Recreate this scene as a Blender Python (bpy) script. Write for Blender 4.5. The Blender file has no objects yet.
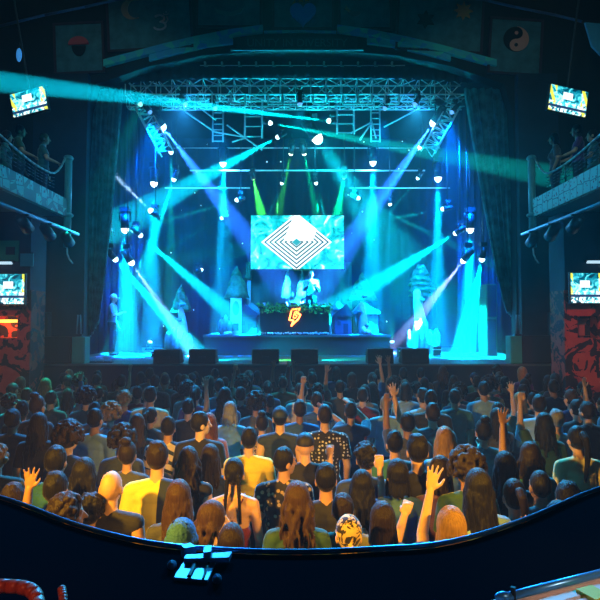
import bpy, bmesh, math, random
from mathutils import Vector, Matrix, noise
sc = bpy.context.scene
COL = sc.collection
R = random.Random(7)
PI = math.pi
# ------------------------------------------------------------------ camera and settings
F = 520.0
CAMZ = 2.6
FZ = -.2          # level of the hall floor
PITCH = math.atan(22/F)
cd = bpy.data.cameras.new('camera'); cam = bpy.data.objects.new('camera', cd); COL.objects.link(cam)
cam.location = (0, 0, CAMZ); cam.rotation_euler = (PI/2+PITCH, 0, 0)
cd.sensor_width = 36; cd.lens = 36*F/600; cd.clip_end = 100; cd.clip_start = .02
sc.camera = cam
sc.view_settings.view_transform = 'Standard'
sc.view_settings.look = 'None'
sc.view_settings.gamma = 1
sc.view_settings.exposure = 0
sc.view_settings.use_curve_mapping = False
cy = sc.cycles
cy.use_denoising = True
cy.use_adaptive_sampling = False
cy.max_bounces = 3; cy.diffuse_bounces = 2; cy.glossy_bounces = 2; cy.volume_bounces = 0
cy.use_light_tree = True
cy.sample_clamp_indirect = 4
cy.caustics_reflective = False; cy.caustics_refractive = False

def P(px, py, Y):
    """world point at depth Y that the photograph shows at pixel px,py"""
    x = (px-300)/F; y = (300-py)/F
    d = Vector((x, math.cos(PITCH)-y*math.sin(PITCH), math.sin(PITCH)+y*math.cos(PITCH)))
    d *= Y/d.y
    return Vector((d.x, d.y, CAMZ+d.z))

# ------------------------------------------------------------------ materials
MATS = {}
def mat(name, col, rough=.6, metal=0., emit=None, es=0., bump=0., bscale=30., spec=.5, var=0., vscale=6., sheen=0.):
    if name in MATS: return MATS[name]
    m = bpy.data.materials.new(name); m.use_nodes = True
    nt = m.node_tree; b = nt.nodes['Principled BSDF']
    b.inputs['Base Color'].default_value = (*col, 1)
    b.inputs['Roughness'].default_value = rough
    b.inputs['Metallic'].default_value = metal
    if sheen:
        b.inputs['Sheen Weight'].default_value = sheen; b.inputs['Sheen Roughness'].default_value = .35; b.inputs['Sheen Tint'].default_value = (1, 1, 1, 1)
    b.inputs['Specular IOR Level'].default_value = spec
    if emit:
        b.inputs['Emission Color'].default_value = (*emit, 1)
        b.inputs['Emission Strength'].default_value = es
        m.cycles.emission_sampling = 'NONE' if es < 3 else 'AUTO'
    tc = None
    if bump or var:
        tc = nt.nodes.new('ShaderNodeTexCoord')
    if var:
        n = nt.nodes.new('ShaderNodeTexNoise'); n.inputs['Scale'].default_value = vscale; n.inputs['Detail'].default_value = 4
        nt.links.new(tc.outputs['Object'], n.inputs['Vector'])
        r = nt.nodes.new('ShaderNodeMapRange')
        r.inputs['From Min'].default_value = .3; r.inputs['From Max'].default_value = .7
        r.inputs['To Min'].default_value = 1-var; r.inputs['To Max'].default_value = 1+var
        nt.links.new(n.outputs['Fac'], r.inputs['Value'])
        mx = nt.nodes.new('ShaderNodeVectorMath'); mx.operation = 'SCALE'
        mx.inputs[0].default_value = col
        nt.links.new(r.outputs[0], mx.inputs['Scale'])
        nt.links.new(mx.outputs[0], b.inputs['Base Color'])
    if bump:
        n = nt.nodes.new('ShaderNodeTexNoise'); n.inputs['Scale'].default_value = bscale; n.inputs['Detail'].default_value = 3
        nt.links.new(tc.outputs['Object'], n.inputs['Vector'])
        bp = nt.nodes.new('ShaderNodeBump'); bp.inputs['Strength'].default_value = bump; bp.inputs['Distance'].default_value = .02
        nt.links.new(n.outputs['Fac'], bp.inputs['Height'])
        nt.links.new(bp.outputs[0], b.inputs['Normal'])
    MATS[name] = m
    return m

class G:
    """tiny node-graph helper for a material's procedural colour"""
    def __init__(s, m):
        s.nt = m.node_tree; s.b = s.nt.nodes['Principled BSDF']
    def n(s, t, **kw):
        x = s.nt.nodes.new(t)
        for k, v in kw.items(): setattr(x, k, v)
        return x
    def put(s, sock, v):
        if hasattr(v, 'is_output') or isinstance(v, bpy.types.NodeSocket): s.nt.links.new(v, sock)
        else: sock.default_value = v
    def m(s, op, a, b=0., c=0.):
        x = s.n('ShaderNodeMath', operation=op)
        s.put(x.inputs[0], a); s.put(x.inputs[1], b); s.put(x.inputs[2], c)
        return x.outputs[0]
    def mix(s, f, a, b):
        x = s.n('ShaderNodeMix', data_type='RGBA')
        s.put(x.inputs[0], f)
        s.put(x.inputs[6], (*a, 1) if isinstance(a, tuple) else a); s.put(x.inputs[7], (*b, 1) if isinstance(b, tuple) else b)
        return x.outputs[2]
    def xyz(s, which='Object'):
        t = s.n('ShaderNodeTexCoord'); q = s.n('ShaderNodeSeparateXYZ'); s.nt.links.new(t.outputs[which], q.inputs[0])
        return t.outputs[which], q.outputs[0], q.outputs[1], q.outputs[2]
    def noise(s, vec, scale, detail=3, dist=0.):
        x = s.n('ShaderNodeTexNoise'); x.inputs['Scale'].default_value = scale; x.inputs['Detail'].default_value = detail; x.inputs['Distortion'].default_value = dist
        s.nt.links.new(vec, x.inputs['Vector']); return x.outputs['Fac']
    def vor(s, vec, scale, feat='F1', out='Distance', rnd=1.):
        x = s.n('ShaderNodeTexVoronoi', feature=feat); x.inputs['Scale'].default_value = scale; x.inputs['Randomness'].default_value = rnd
        s.nt.links.new(vec, x.inputs['Vector']); return x.outputs[out]
    def base(s, v): s.put(s.b.inputs['Base Color'], v)
    def emit(s, v, st):
        s.put(s.b.inputs['Emission Color'], v); s.put(s.b.inputs['Emission Strength'], st)

# ------------------------------------------------------------------ mesh helpers
class Bag:
    """plain lists of closed shapes that a voxel remesh later fuses into one skin"""
    def __init__(s): s.v = []; s.f = []
_US = {}
def _unit_sphere(u, v):
    if (u, v) not in _US:
        P_ = [(0, 0, 1)]+[(math.sin(PI*j/v)*math.cos(2*PI*i/u), math.sin(PI*j/v)*math.sin(2*PI*i/u), math.cos(PI*j/v)) for j in range(1, v) for i in range(u)]+[(0, 0, -1)]
        n = len(P_)-1; fs = []
        for i in range(u):
            k = (i+1) % u
            fs.append((0, 1+i, 1+k)); fs.append((n, n-u+k, n-u+i))
            for j in range(v-2): a = 1+j*u; fs.append((a+i, a+u+i, a+u+k, a+k))
        _US[(u, v)] = ([Vector(p) for p in P_], fs)
    return _US[(u, v)]
def bag_sphere(b, M, u, v):
    vs, fs = _unit_sphere(u, v); o = len(b.v)
    b.v.extend([M @ p for p in vs]); b.f.extend([tuple(o+i for i in f) for f in fs])
def bag_cone(b, M, r1, r2, L, seg):
    o = len(b.v); cs = [(math.cos(2*PI*i/seg), math.sin(2*PI*i/seg)) for i in range(seg)]
    b.v.extend([M @ Vector((r1*c, r1*s, -L/2)) for c, s in cs]); b.v.extend([M @ Vector((r2*c, r2*s, L/2)) for c, s in cs])
    for i in range(seg): k = (i+1) % seg; b.f.append((o+i, o+k, o+seg+k, o+seg+i))
    b.f.append(tuple(o+i for i in range(seg))[::-1]); b.f.append(tuple(o+seg+i for i in range(seg)))
def bm_new(): return bmesh.new()
def box(bm, c, s, rz=0., rx=0., ry=0.):
    M = Matrix.Translation(c) @ Matrix.Rotation(rz, 4, 'Z') @ Matrix.Rotation(rx, 4, 'X') @ Matrix.Rotation(ry, 4, 'Y') @ Matrix.Diagonal((*s, 1))
    return bmesh.ops.create_cube(bm, size=1, matrix=M)
def ell(bm, c, r, M0=None, u=16, v=10):
    M = Matrix.Translation(c) @ Matrix.Diagonal((*(r if hasattr(r, '__len__') else (r, r, r)), 1))
    if M0 is not None: M = M0 @ M
    if isinstance(bm, Bag): return bag_sphere(bm, M, u, v)
    bmesh.ops.create_uvsphere(bm, u_segments=u, v_segments=v, radius=1, matrix=M)
def cone(bm, a, b, r1, r2, seg=12, caps=True, M0=None, ends=False):
    a = Vector(a); b = Vector(b); d = b-a
    if d.length < 1e-6: return
    M = Matrix.Translation((a+b)/2) @ d.to_track_quat('Z', 'Y').to_matrix().to_4x4()
    if M0 is not None: M = M0 @ M
    if isinstance(bm, Bag): bag_cone(bm, M, r1, r2, d.length, seg)
    else: bmesh.ops.create_cone(bm, cap_ends=caps, segments=seg, radius1=r1, radius2=r2, depth=d.length, matrix=M)
    if ends:
        ell(bm, a, r1, M0, seg, 8); ell(bm, b, r2, M0, seg, 8)
def tube(bm, pts, r, seg=8):
    for a, b in zip(pts, pts[1:]): cone(bm, a, b, r, r, seg)
    for p in pts[1:-1]: ell(bm, p, r, None, seg, 6)
def poly(bm, pts, ext):
    """closed outline PTS pushed along EXT into a solid"""
    vs = [bm.verts.new(p) for p in pts]; f = bm.faces.new(vs)
    r = bmesh.ops.extrude_face_region(bm, geom=[f])
    bmesh.ops.translate(bm, vec=ext, verts=[g for g in r['geom'] if isinstance(g, bmesh.types.BMVert)])
    bmesh.ops.recalc_face_normals(bm, faces=bm.faces[:])
def mesh_of(bm, name, smooth=False):
    bmesh.ops.recalc_face_normals(bm, faces=bm.faces[:])
    me = bpy.data.meshes.new(name); bm.to_mesh(me); bm.free()
    if smooth:
        for p in me.polygons: p.use_smooth = True
    return me
def link(name, me, m=None, parent=None, smooth=False):
    o = bpy.data.objects.new(name, me); COL.objects.link(o)
    if m is not None and me is not None:
        if not me.materials: me.materials.append(m)
        elif me.materials[0] is not m:
            o.material_slots[0].link = 'OBJECT'; o.material_slots[0].material = m
    if parent: o.parent = parent
    return o
def obj(name, bm, m, parent=None, smooth=False, bevel=0.):
    o = link(name, mesh_of(bm, name, smooth), m, parent)
    if bevel:
        b = o.modifiers.new('bevel', 'BEVEL'); b.width = bevel; b.segments = 2; b.limit_method = 'ANGLE'
    return o
def tag(o, label, cat, group=None, kind=None):
    o['label'] = label; o['category'] = cat
    if group: o['group'] = group
    if kind: o['kind'] = kind
    return o
def thing(name, label, cat, loc=(0, 0, 0), rz=0., group=None):
    o = bpy.data.objects.new(name, None); COL.objects.link(o)
    o.location = loc; o.rotation_euler = (0, 0, rz)
    o.empty_display_size = .1
    return tag(o, label, cat, group)
def struct(name, bm, m, parent=None, smooth=False):
    o = obj(name, bm, m, parent, smooth)
    if parent is None: o['kind'] = 'structure'
    return o
# ------------------------------------------------------------------ haze that fills the hall
w = bpy.data.worlds.new('hall_air'); sc.world = w; w.use_nodes = True
wn = w.node_tree
wn.nodes['Background'].inputs[0].default_value = (.0, .0, .0, 1)
vs_ = wn.nodes.new('ShaderNodeVolumeScatter'); vs_.inputs['Density'].default_value = .005; vs_.inputs['Anisotropy'].default_value = 0.
wn.links.new(vs_.outputs[0], wn.nodes['World Output'].inputs['Volume'])

# ------------------------------------------------------------------ materials of the setting
black = mat('black_paint', (.010, .013, .018), .7, bump=.1)
matte = mat('matte_black', (.006, .008, .011), .85, bump=.1, bscale=60)
navy_wall = mat('dark_wall', (.012, .028, .05), .75, bump=.15, bscale=12, var=.3, vscale=2)
stage_top_m = mat('stage_floor', (.09, .135, .15), .4, bump=.1, var=.2, vscale=3)
drape_m = mat('dark_drape', (.012, .035, .06), .8, bump=.2, bscale=20)
curtain_m = mat('stage_velvet', (.05, .22, .24), .5, bump=.25, bscale=9, var=.5, vscale=5)
metal_m = mat('truss_metal', (.7, .75, .76), .4, .2)
dark_metal = mat('dark_metal', (.04, .05, .06), .45, .6)
white_m = mat('white_paint', (.8, .82, .85), .5)
panel_m = mat('frieze_panel', (.07, .19, .22), .7, bump=.15, bscale=20, var=.3, vscale=4)
panel_dark = mat('frieze_wall', (.008, .014, .018), .8, bump=.1)
mosaic_m = mat('mosaic', (.1, .3, .3), .4)
g = G(mosaic_m); v, x, y, z = g.xyz()
cel = g.vor(v, 5., out='Color'); sp = g.n('ShaderNodeSeparateColor'); g.nt.links.new(cel, sp.inputs[0])
g.base(g.mix(sp.outputs[0], (.10, .75, .60), (.08, .40, .75)))
fascia_m = mat('fascia_mosaic', (.1, .3, .3), .5)
g = G(fascia_m); v, x, y, z = g.xyz()
e = g.vor(v, 4.5, 'DISTANCE_TO_EDGE', rnd=.25); f = g.m('LESS_THAN', g.vor(v, 13.), .28)
k = g.mix(f, (.18, .62, .60), (.20, .09, .14)); g.base(g.mix(g.m('GREATER_THAN', e, .04), (.05, .16, .18), k))
mural_m = mat('painted_mural', (.4, .06, .04), .7)
g = G(mural_m); v, x, y, z = g.xyz()
n1 = g.noise(v, 2.2, 6, 2.2); n2 = g.noise(v, 7., 4, 1.)
f = g.m('GREATER_THAN', g.m('ADD', n1, g.m('MULTIPLY', n2, .25)), .635)
g.base(g.mix(f, g.mix(n2, (.35, .045, .03), (.55, .11, .06)), (.008, .006, .008)))

# ------------------------------------------------------------------ room shell
def sbox(name, x0, x1, y0, y1, z0, z1, m, kindless=False):
    bm = bm_new(); box(bm, ((x0+x1)/2, (y0+y1)/2, (z0+z1)/2), (x1-x0, y1-y0, z1-z0)); return struct(name, bm, m)
XW = 7.6; YP = 12.6; ZC = 10.8
sbox('floor', -XW-.2, XW+.2, -4.2, 20, FZ-.2, FZ, mat('hall_floor', (.012, .013, .016), .6, bump=.1))
sbox('ceiling', -XW-.2, XW+.2, -4.2, 20, ZC, ZC+.2, matte)
sbox('wall_left', -XW-.2, -XW, -4.2, 20, FZ, ZC, navy_wall)
sbox('wall_right', XW, XW+.2, -4.2, 20, FZ, ZC, navy_wall)
sbox('wall_rear', -XW, XW, -4.2, -4, FZ, ZC, matte)
sbox('wall_stage', -XW, XW, 19.6, 19.8, FZ, ZC, drape_m)
# proscenium wall with its arched opening
def pz(px, py): return P(px, py, YP)
arch = [(84, 372), (84, 200), (88, 110), (96, 84), (150, 66), (205, 55), (250, 52), (300, 51), (350, 52), (395, 55), (450, 66), (504, 84), (512, 110), (516, 200), (516, 372)]
ap = [pz(*a) for a in arch]
out = [Vector((-XW, YP, 0)), Vector((-XW, YP, ZC)), Vector((XW, YP, ZC)), Vector((XW, YP, 0))]
bm = bm_new()
poly(bm, [Vector((-XW, YP, FZ)), Vector((ap[0].x, YP, FZ))] + ap[1:8] + [Vector((ap[7].x, YP, ZC)), Vector((-XW, YP, ZC))], Vector((0, .3, 0)))
poly(bm, [Vector((XW, YP, FZ)), Vector((XW, YP, ZC)), Vector((ap[7].x, YP, ZC))] + ap[7:14] + [Vector((ap[14].x, YP, FZ))], Vector((0, .3, 0)))
struct('wall_proscenium', bm, panel_dark)
# flat dark jamb facing of the proscenium, below the frieze
for nm, xa, xb in (('wall_left_jamb', 36, 84), ('wall_right_jamb', 516, 562)):
    a = P(xa, 75, 12.5); b = P(xb, 372, 12.5)
    sbox(nm, a.x, b.x, 12.42, 12.598, FZ, a.z, navy_wall)
# stage block
YS = 11.9; ZS = 1.64
bm = bm_new(); box(bm, (0, (YS+19.6)/2, (ZS+FZ)/2-.02), (12.4, 19.6-YS, ZS-FZ-.04)); struct('floor_stage_block', bm, mat('stage_face', (.012, .028, .06), .6, bump=.1))
bm = bm_new(); box(bm, (0, (YS+19.6)/2-.02, ZS-.02), (12.4, 19.6-YS+.04, .04)); struct('floor_stage_deck', bm, stage_top_m)

# mosaic bands on the arch and the lettered panel
def band(pts, th, dep, name, m, parent=None):
    bm = bm_new(); n = len(pts)
    up = [P(a, b-th/2, YP-.0) for a, b in pts]; lo = [P(a, b+th/2, YP) for a, b in pts]
    for i in range(n-1):
        poly(bm, [up[i], up[i+1], lo[i+1], lo[i]], Vector((0, -dep, 0)))
    return bm
B = struct('trim_1', band([(105, 65), (135, 57), (165, 49), (195, 42), (230, 35), (263, 30.5)], 6.5, .12, '', None), mosaic_m)
B = struct('trim_2', band([(337, 30.5), (370, 35), (405, 42), (435, 49), (465, 57), (495, 65)], 6.5, .12, '', None), mosaic_m)
B = struct('trim_3', band([(150, 59), (180, 51.5), (208, 45), (233, 42)], 6, .08, '', None), mosaic_m)
B = struct('trim_4', band([(367, 42), (392, 45), (420, 51.5), (450, 59)], 6, .08, '', None), mosaic_m)
bm = band([(264, 33), (300, 32), (336, 33)], 2.2, .06, '', None); struct('trim_5', bm, mosaic_m)
pn = thing('lettered_panel', 'long dark panel with carved capital letters at the top of the arch', 'sign', P(297, 43, YP-.10))
a = P(236, 37, YP); b = P(356, 49, YP)
bm = bm_new(); box(bm, (0, .045, 0), (b.x-a.x, .08, a.z-b.z)); obj('board', bm, mat('letter_board', (.012, .03, .036), .7), pn)
bm = bm_new(); box(bm, (0, .03, -.16), (b.x-a.x+.3, .05, .03)); obj('ledge', bm, mat('ledge_trim', (.12, .22, .24), .5), pn)
def text_mesh(s, size, ext=.006):
    cu = bpy.data.curves.new('t', 'FONT'); cu.body = s; cu.size = size; cu.extrude = ext; cu.align_x = 'CENTER'; cu.align_y = 'CENTER'
    o = bpy.data.objects.new('t', cu); COL.objects.link(o)
    dg = bpy.context.evaluated_depsgraph_get(); me = bpy.data.meshes.new_from_object(o.evaluated_get(dg))
    bpy.data.objects.remove(o); bpy.data.curves.remove(cu)
    me.transform(Matrix.Rotation(PI/2, 4, 'X'))
    return me
me = text_mesh('UNITY IN DIVERSITY', .27); link('lettering', me, mat('carved_letters', (.05, .12, .13), .6), pn).location = (0, 0, .0)

# ------------------------------------------------------------------ frieze panels with emblems
red_e = mat('emblem_red', (.8, .08, .08), .6); or_e = mat('emblem_orange', (.9, .28, .08), .6)
pale_e = mat('emblem_pale', (.7, .55, .6), .6); salmon = mat('emblem_salmon', (.95, .36, .26), .6); ink = mat('emblem_black', (.004, .004, .005), .7)
teal_e = mat('emblem_teal', (.10, .26, .26), .6); blue_e = mat('emblem_blue', (.08, .4, .95), .5); frame_e = mat('panel_edge', (.06, .02, .035), .6)
gold_e = mat('emblem_gold', (.6, .32, .05), .5)
def disk(bm, cx, cz, r, y=0., n=28, dep=.03):
    poly(bm, [Vector((cx+r*math.cos(2*PI*i/n), y, cz+r*math.sin(2*PI*i/n))) for i in range(n)], Vector((0, -dep, 0)))
def frieze(px0, py0, px1, py1, label, roll=0.):
    c = P((px0+px1)/2, (py0+py1)/2, YP-.06); a = P(px0, py0, YP-.06); b = P(px1, py1, YP-.06)
    t = thing('frieze_panel', label, 'wall panel', c, 0, 'emblem panels above the arch'); t.rotation_euler = (0, roll, 0)
    W = b.x-a.x; H = a.z-b.z
    bm = bm_new(); box(bm, (0, .03, 0), (W-.1, .05, H-.1)); obj('board', bm, panel_m, t)
    bm = bm_new()
    for s in (-1, 1):
        box(bm, (s*(W/2-.03), .02, 0), (.06, .08, H)); box(bm, (0, .02, s*(H/2-.03)), (W-.12, .08, .06))
    obj('frame', bm, frame_e, t)
    return t
U = YP/F   # metres per pixel on this wall
t = frieze(54, 22, 104, 74, 'dark teal frieze panel with a red dome-capped dark emblem', -.05)
bm = bm_new(); n = 16
poly(bm, [Vector((.25*math.cos(PI*i/n), 0, .08+.2*math.sin(PI*i/n))) for i in range(n+1)], Vector((0, -.04, 0))); obj('red_dome', bm, red_e, t)
bm = bm_new(); poly(bm, [Vector((.17*math.cos(PI+PI*i/n), 0, .05+.26*math.sin(PI+PI*i/n))) for i in range(n+1)], Vector((0, -.03, 0))); obj('bowl', bm, ink, t)
t = frieze(107, -6, 192, 50, 'dark frieze panel with a pale crescent and an Om sign', -.06)
bm = bm_new(); pts = []
for i in range(15): a = math.radians(70+220*i/14); pts.append(Vector((-.42+.26*math.cos(a), 0, .34+.26*math.sin(a))))
for i in range(15): a = math.radians(290-220*i/14); pts.append(Vector((-.32+.20*math.cos(a)*1.0, 0, .34+.235*math.sin(a))))
poly(bm, pts, Vector((0, -.03, 0))); obj('crescent', bm, mat('emblem_brown', (.6, .3, .2), .6), t)
bm = bm_new()
def arc(cx, cz, rx, rz, a0, a1, k=10): return [Vector((cx+rx*math.cos(math.radians(a0+(a1-a0)*i/k)), -.02, cz+rz*math.sin(math.radians(a0+(a1-a0)*i/k)))) for i in range(k+1)]
tube(bm, arc(.25, .06, .12, .09, 150, -80) + arc(.25, -.12, .15, .10, 80, -160), .027, 6)
tube(bm, [Vector((.32, -.02, -.02)), Vector((.40, -.02, -.06)), Vector((.46, -.02, .02)), Vector((.44, -.02, .10))], .02, 6)
tube(bm, arc(.42, .20, .07, .05, 200, 340), .015, 6); ell(bm, (.43, -.02, .215), .02)
obj('om_sign', bm, pale_e, t, True)
t = frieze(196, -6, 262, 28, 'dark frieze panel with a faint teal winged shape')
bm = bm_new()
poly(bm, [Vector(q) for q in ((-.36, 0, .06), (-.2, 0, .0), (0, 0, -.05), (.2, 0, .0), (.36, 0, .06), (.3, 0, -.06), (.12, 0, -.12), (-.12, 0, -.12), (-.3, 0, -.06))], Vector((0, -.03, 0))); obj('wings', bm, teal_e, t)
t = frieze(272, -6, 334, 30, 'frieze panel with a blue heart between small gold flames')
bm = bm_new(); pts = []
for i in range(32):
    a = 2*PI*i/32; pts.append(Vector((.02*16*math.sin(a)**3, -.02, .02*(13*math.cos(a)-5*math.cos(2*a)-2*math.cos(3*a)-math.cos(4*a))-.08)))
poly(bm, pts, Vector((0, -.1, 0))); obj('heart', bm, blue_e, t, bevel=.03)
for s, zz in ((-.22, .16), (-.05, .24), (.1, .25)):
    bm = bm_new(); poly(bm, [Vector((s-.05, -.03, zz)), Vector((s+.05, -.03, zz)), Vector((s+.02, -.03, zz+.12))], Vector((0, -.05, 0)))
    obj('flame', bm, gold_e, t)
t = frieze(338, -6, 392, 30, 'dark frieze panel with a small orange flame above a grey bowl')
bm = bm_new(); poly(bm, [Vector(q) for q in ((-.5, 0, .06), (-.40, 0, -.02), (-.36, 0, .02), (-.46, 0, .14))], Vector((0, -.03, 0))); obj('flame', bm, or_e, t)
bm = bm_new(); poly(bm, [Vector((-.25+.14*math.cos(PI+PI*i/n), 0, .0+.12*math.sin(PI+PI*i/n))) for i in range(n+1)], Vector((0, -.03, 0))); obj('bowl', bm, mat('emblem_grey', (.16, .15, .17), .6), t)
t = frieze(396, -6, 484, 52, 'dark frieze panel with an orange sun and a dark six-pointed star', .06)
bm = bm_new()
c0 = Vector((.56, 0, .33)); pts = [c0+Vector(((.24 if i % 2 == 0 else .14)*math.cos(2*PI*i/16), 0, (.24 if i % 2 == 0 else .14)*math.sin(2*PI*i/16))) for i in range(16)]
poly(bm, pts, Vector((0, -.03, 0))); obj('sun', bm, or_e, t)
for s in (0, PI):
    bm = bm_new(); poly(bm, [Vector((-.36, -.002*s, .06))+.24*Vector((math.cos(PI/2+s+2*PI*i/3), 0, math.sin(PI/2+s+2*PI*i/3))) for i in range(3)], Vector((0, -.02, 0))); obj('star_triangle', bm, ink, t)
t = frieze(488, 18, 543, 75, 'dark teal frieze panel with a salmon and black yin-yang', .07)
rr = .31; zc = .18
bm = bm_new(); disk(bm, 0, zc, rr+.0, 0, 40, .015); obj('black_half', bm, ink, t)
bm = bm_new()
pts = [Vector((rr*math.cos(math.radians(90-180*i/24)), -.016, zc+rr*math.sin(math.radians(90-180*i/24)))) for i in range(25)]
pts += [Vector((rr/2*math.cos(math.radians(270-180*i/14)), -.016, zc-rr/2+rr/2*math.sin(math.radians(270-180*i/14)))) for i in range(1, 15)]
pts += [Vector((rr/2*math.cos(math.radians(270+180*i/14)), -.016, zc+rr/2+rr/2*math.sin(math.radians(270+180*i/14)))) for i in range(1, 14)]
poly(bm, pts, Vector((0, -.015, 0))); obj('salmon_half', bm, salmon, t)
bm = bm_new(); disk(bm, 0, zc-rr/2, .045, -.032, 16, .01); obj('dot', bm, ink, t)
bm = bm_new(); disk(bm, 0, zc+rr/2, .045, -.016, 16, .01); obj('dot', bm, salmon, t)

# ------------------------------------------------------------------ borders, trusses, pipes above the stage
def pleated(x0, x1, z0f, z1, y, amp, pl, nx, nz, inner=None, th=.02):
    """cloth from z0 to z1; inner(t, s) shifts x"""
    bm = bm_new(); grid = []
    for j in range(nz+1):
        t = j/nz; row = []
        for i in range(nx+1):
            s = i/nx; xa = x0+(x1-x0)*s
            if inner: xa = inner(s, t)
            z0 = z0f(s) if callable(z0f) else z0f
            zz = z0+(z1-z0)*t
            dy = amp*(math.sin(2*PI*pl*s)+.35*math.sin(2*PI*pl*2.3*s+3*t))*(1-.35*t)
            row.append(bm.verts.new((xa, y+dy, zz)))
        grid.append(row)
    for j in range(nz):
        for i in range(nx): bm.faces.new((grid[j][i], grid[j][i+1], grid[j+1][i+1], grid[j+1][i]))
    bmesh.ops.solidify(bm, geom=bm.faces[:], thickness=th)
    return bm
a = P(92, 77, 13); b = P(508, 60, 13)
o = obj('border_curtain', pleated(a.x, b.x, lambda s: P(300, 77+9*(2*s-1)**2, 13).z, b.z+.15, 13.0, .04, 40, 160, 4), mat('border_cloth', (.012, .05, .08), .7), None, True)
tag(o, 'long dark border curtain hanging under the arch above the front truss', 'curtain')
def truss(name, p0, p1, size, n, label, r=.022, parts=True):
    p0 = Vector(p0); p1 = Vector(p1); d = p1-p0; L = d.length
    t = thing(name, label, 'truss', p0)
    u = d.normalized(); ref = Vector((0, 0, 1)) if abs(u.z) < .8 else Vector((0, 1, 0))
    s1 = u.cross(ref).normalized()*size/2; s2 = s1.cross(u).normalized()*size/2
    cs = [s1+s2, s1-s2, -s1-s2, -s1+s2]
    for c in cs:
        bm = bm_new(); cone(bm, c, c+d, r, r, 8); obj('chord', bm, metal_m, t, True)
    bm = bm_new()
    for k in range(n):
        for q in range(4):
            a, b = cs[q], cs[(q+1) % 4]
            f0, f1 = d*(k/n), d*((k+1)/n)
            if k % 2: a, b = b, a
            cone(bm, a+f0, b+f1, r*.6, r*.6, 6); cone(bm, a+f0, b+f0, r*.6, r*.6, 6)
    obj('lattice', bm, metal_m, t, True)
    for f in (.08, .5, .92):
        q = d*f
        if abs(u.z) > .6 and f > .1: continue
        bm = bm_new(); cone(bm, q+Vector((0, 0, size/2)), Vector((q.x, q.y, ZC-p0.z)), .008, .008, 6); obj('hoist_cable', bm, dark_metal, t)
    return t
YT = 13.3
truss('hanging_truss', P(128, 90, YT), P(463, 90, YT), .42, 22, 'long horizontal lattice truss across the stage opening under the border curtain')
truss('hanging_truss', P(128, 104, 13.7), P(463, 104, 13.7), .22, 30, 'thinner horizontal lattice truss hung just below the long front truss', .016)
def pipe(px0, py0, px1, py1, Y, label, r=.02, Y1=None):
    bm = bm_new(); a = P(px0, py0, Y); b = P(px1, py1, Y1 or Y); cone(bm, a, b, r, r, 10)
    return tag(obj('hanging_pipe', bm, metal_m, None, True), label, 'pipe', 'rigging pipes above the stage')
pipe(200, 65.5, 405, 65.5, 12.95, 'thin clamp-studded pipe in front of the border curtain', .012)
pipe(190, 170.5, 425, 170.5, 16, 'long pipe carrying the upper row of white spotlights', .025)
pipe(165, 188, 250, 188, 16, 'short pipe below the upper row, over the topiary beside the white door panel', .018)
pipe(350, 188, 450, 188, 16, 'short pipe below the upper row, over the white birch trunk', .018)
pipe(170, 148, 300, 148, 16.6, 'rear pipe behind the hanging ladders, on the stagehand side', .016)
pipe(305, 148, 440, 148, 16.6, 'rear pipe behind the hanging ladders, on the birch side', .016)
for px in range(205, 402, 17):
    c = P(px, 64, 12.9); bm = bm_new(); box(bm, (0, 0, .0), (.05, .04, .10)); cone(bm, (0, -.03, .03), (0, .03, .03), .03, .03, 8); box(bm, (.03, 0, -.05), (.09, .04, .03))
    o = obj('pipe_clamp', bm, mat('clamp_metal', (.3, .5, .52), .4, .4)); o.location = c; tag(o, 'small metal clamp on the thin pipe before the border curtain', 'clamp', 'clamps on the thin pipe')
def ladder(px0, px1, py0, py1, Y, label, rungs=4):
    a = P(px0, py0, Y); b = P(px1, py1, Y)
    t = thing('hanging_ladder', label, 'ladder', (0, 0, 0))
    for x in (a.x, b.x):
        bm = bm_new(); cone(bm, (x, Y, a.z), (x, Y, b.z), .025, .025, 8); obj('rail', bm, metal_m, t, True)
    for i in range(rungs):
        z = b.z+(a.z-b.z)*(i+.15)/rungs
        bm = bm_new(); cone(bm, (a.x, Y, z), (b.x, Y, z), .016, .016, 8); obj('rung', bm, metal_m, t, True)
    return t
ladder(245, 262, 98, 138, 14, 'ladder frame hung under the front truss over the white door panel')
ladder(337, 354, 98, 134, 14, 'ladder frame hung under the front truss beside the glaring spotlight')
ladder(213, 223, 108, 142, 15, 'slim short ladder frame hung beside the wide door-side ladder', 6)
ladder(371, 380, 108, 142, 15, 'slim short ladder frame hung beside the wide glare-side ladder', 6)
truss('hanging_truss', P(143, 108, 13.6), P(166, 152, 13.6), .34, 7, 'slanting lattice truss leg above the stagehand', .018)
truss('hanging_truss', P(452, 108, 13.6), P(428, 152, 13.6), .34, 7, 'slanting lattice truss leg above the white-trunked layered tree', .018)
def brace(pts, Y, label):
    bm = bm_new(); tube(bm, [P(a, b, Y) for a, b in pts], .022); return tag(obj('hanging_brace_bar', bm, metal_m, None, True), label, 'bar', 'braces under the trusses')
brace([(180, 108), (215, 132), (244, 137), (262, 150)], 14.4, 'bent brace bar running down towards the door-side ladders')
brace([(200, 108), (216, 120)], 14.4, 'short brace bar under the truss by the slim door-side ladder')
brace([(227, 125), (245, 138), (232, 142)], 14.2, 'small hooked brace bar by the door-side ladder')
brace([(420, 108), (384, 127)], 14.4, 'straight brace bar sloping down from the front truss over the birch')
brace([(372, 122), (351, 133)], 14.4, 'short brace bar beside the glare-side ladder')
brace([(360, 140), (372, 122), (376, 138)], 14.6, 'forked brace bar between the glare-side ladder and the sloping bar')
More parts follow.
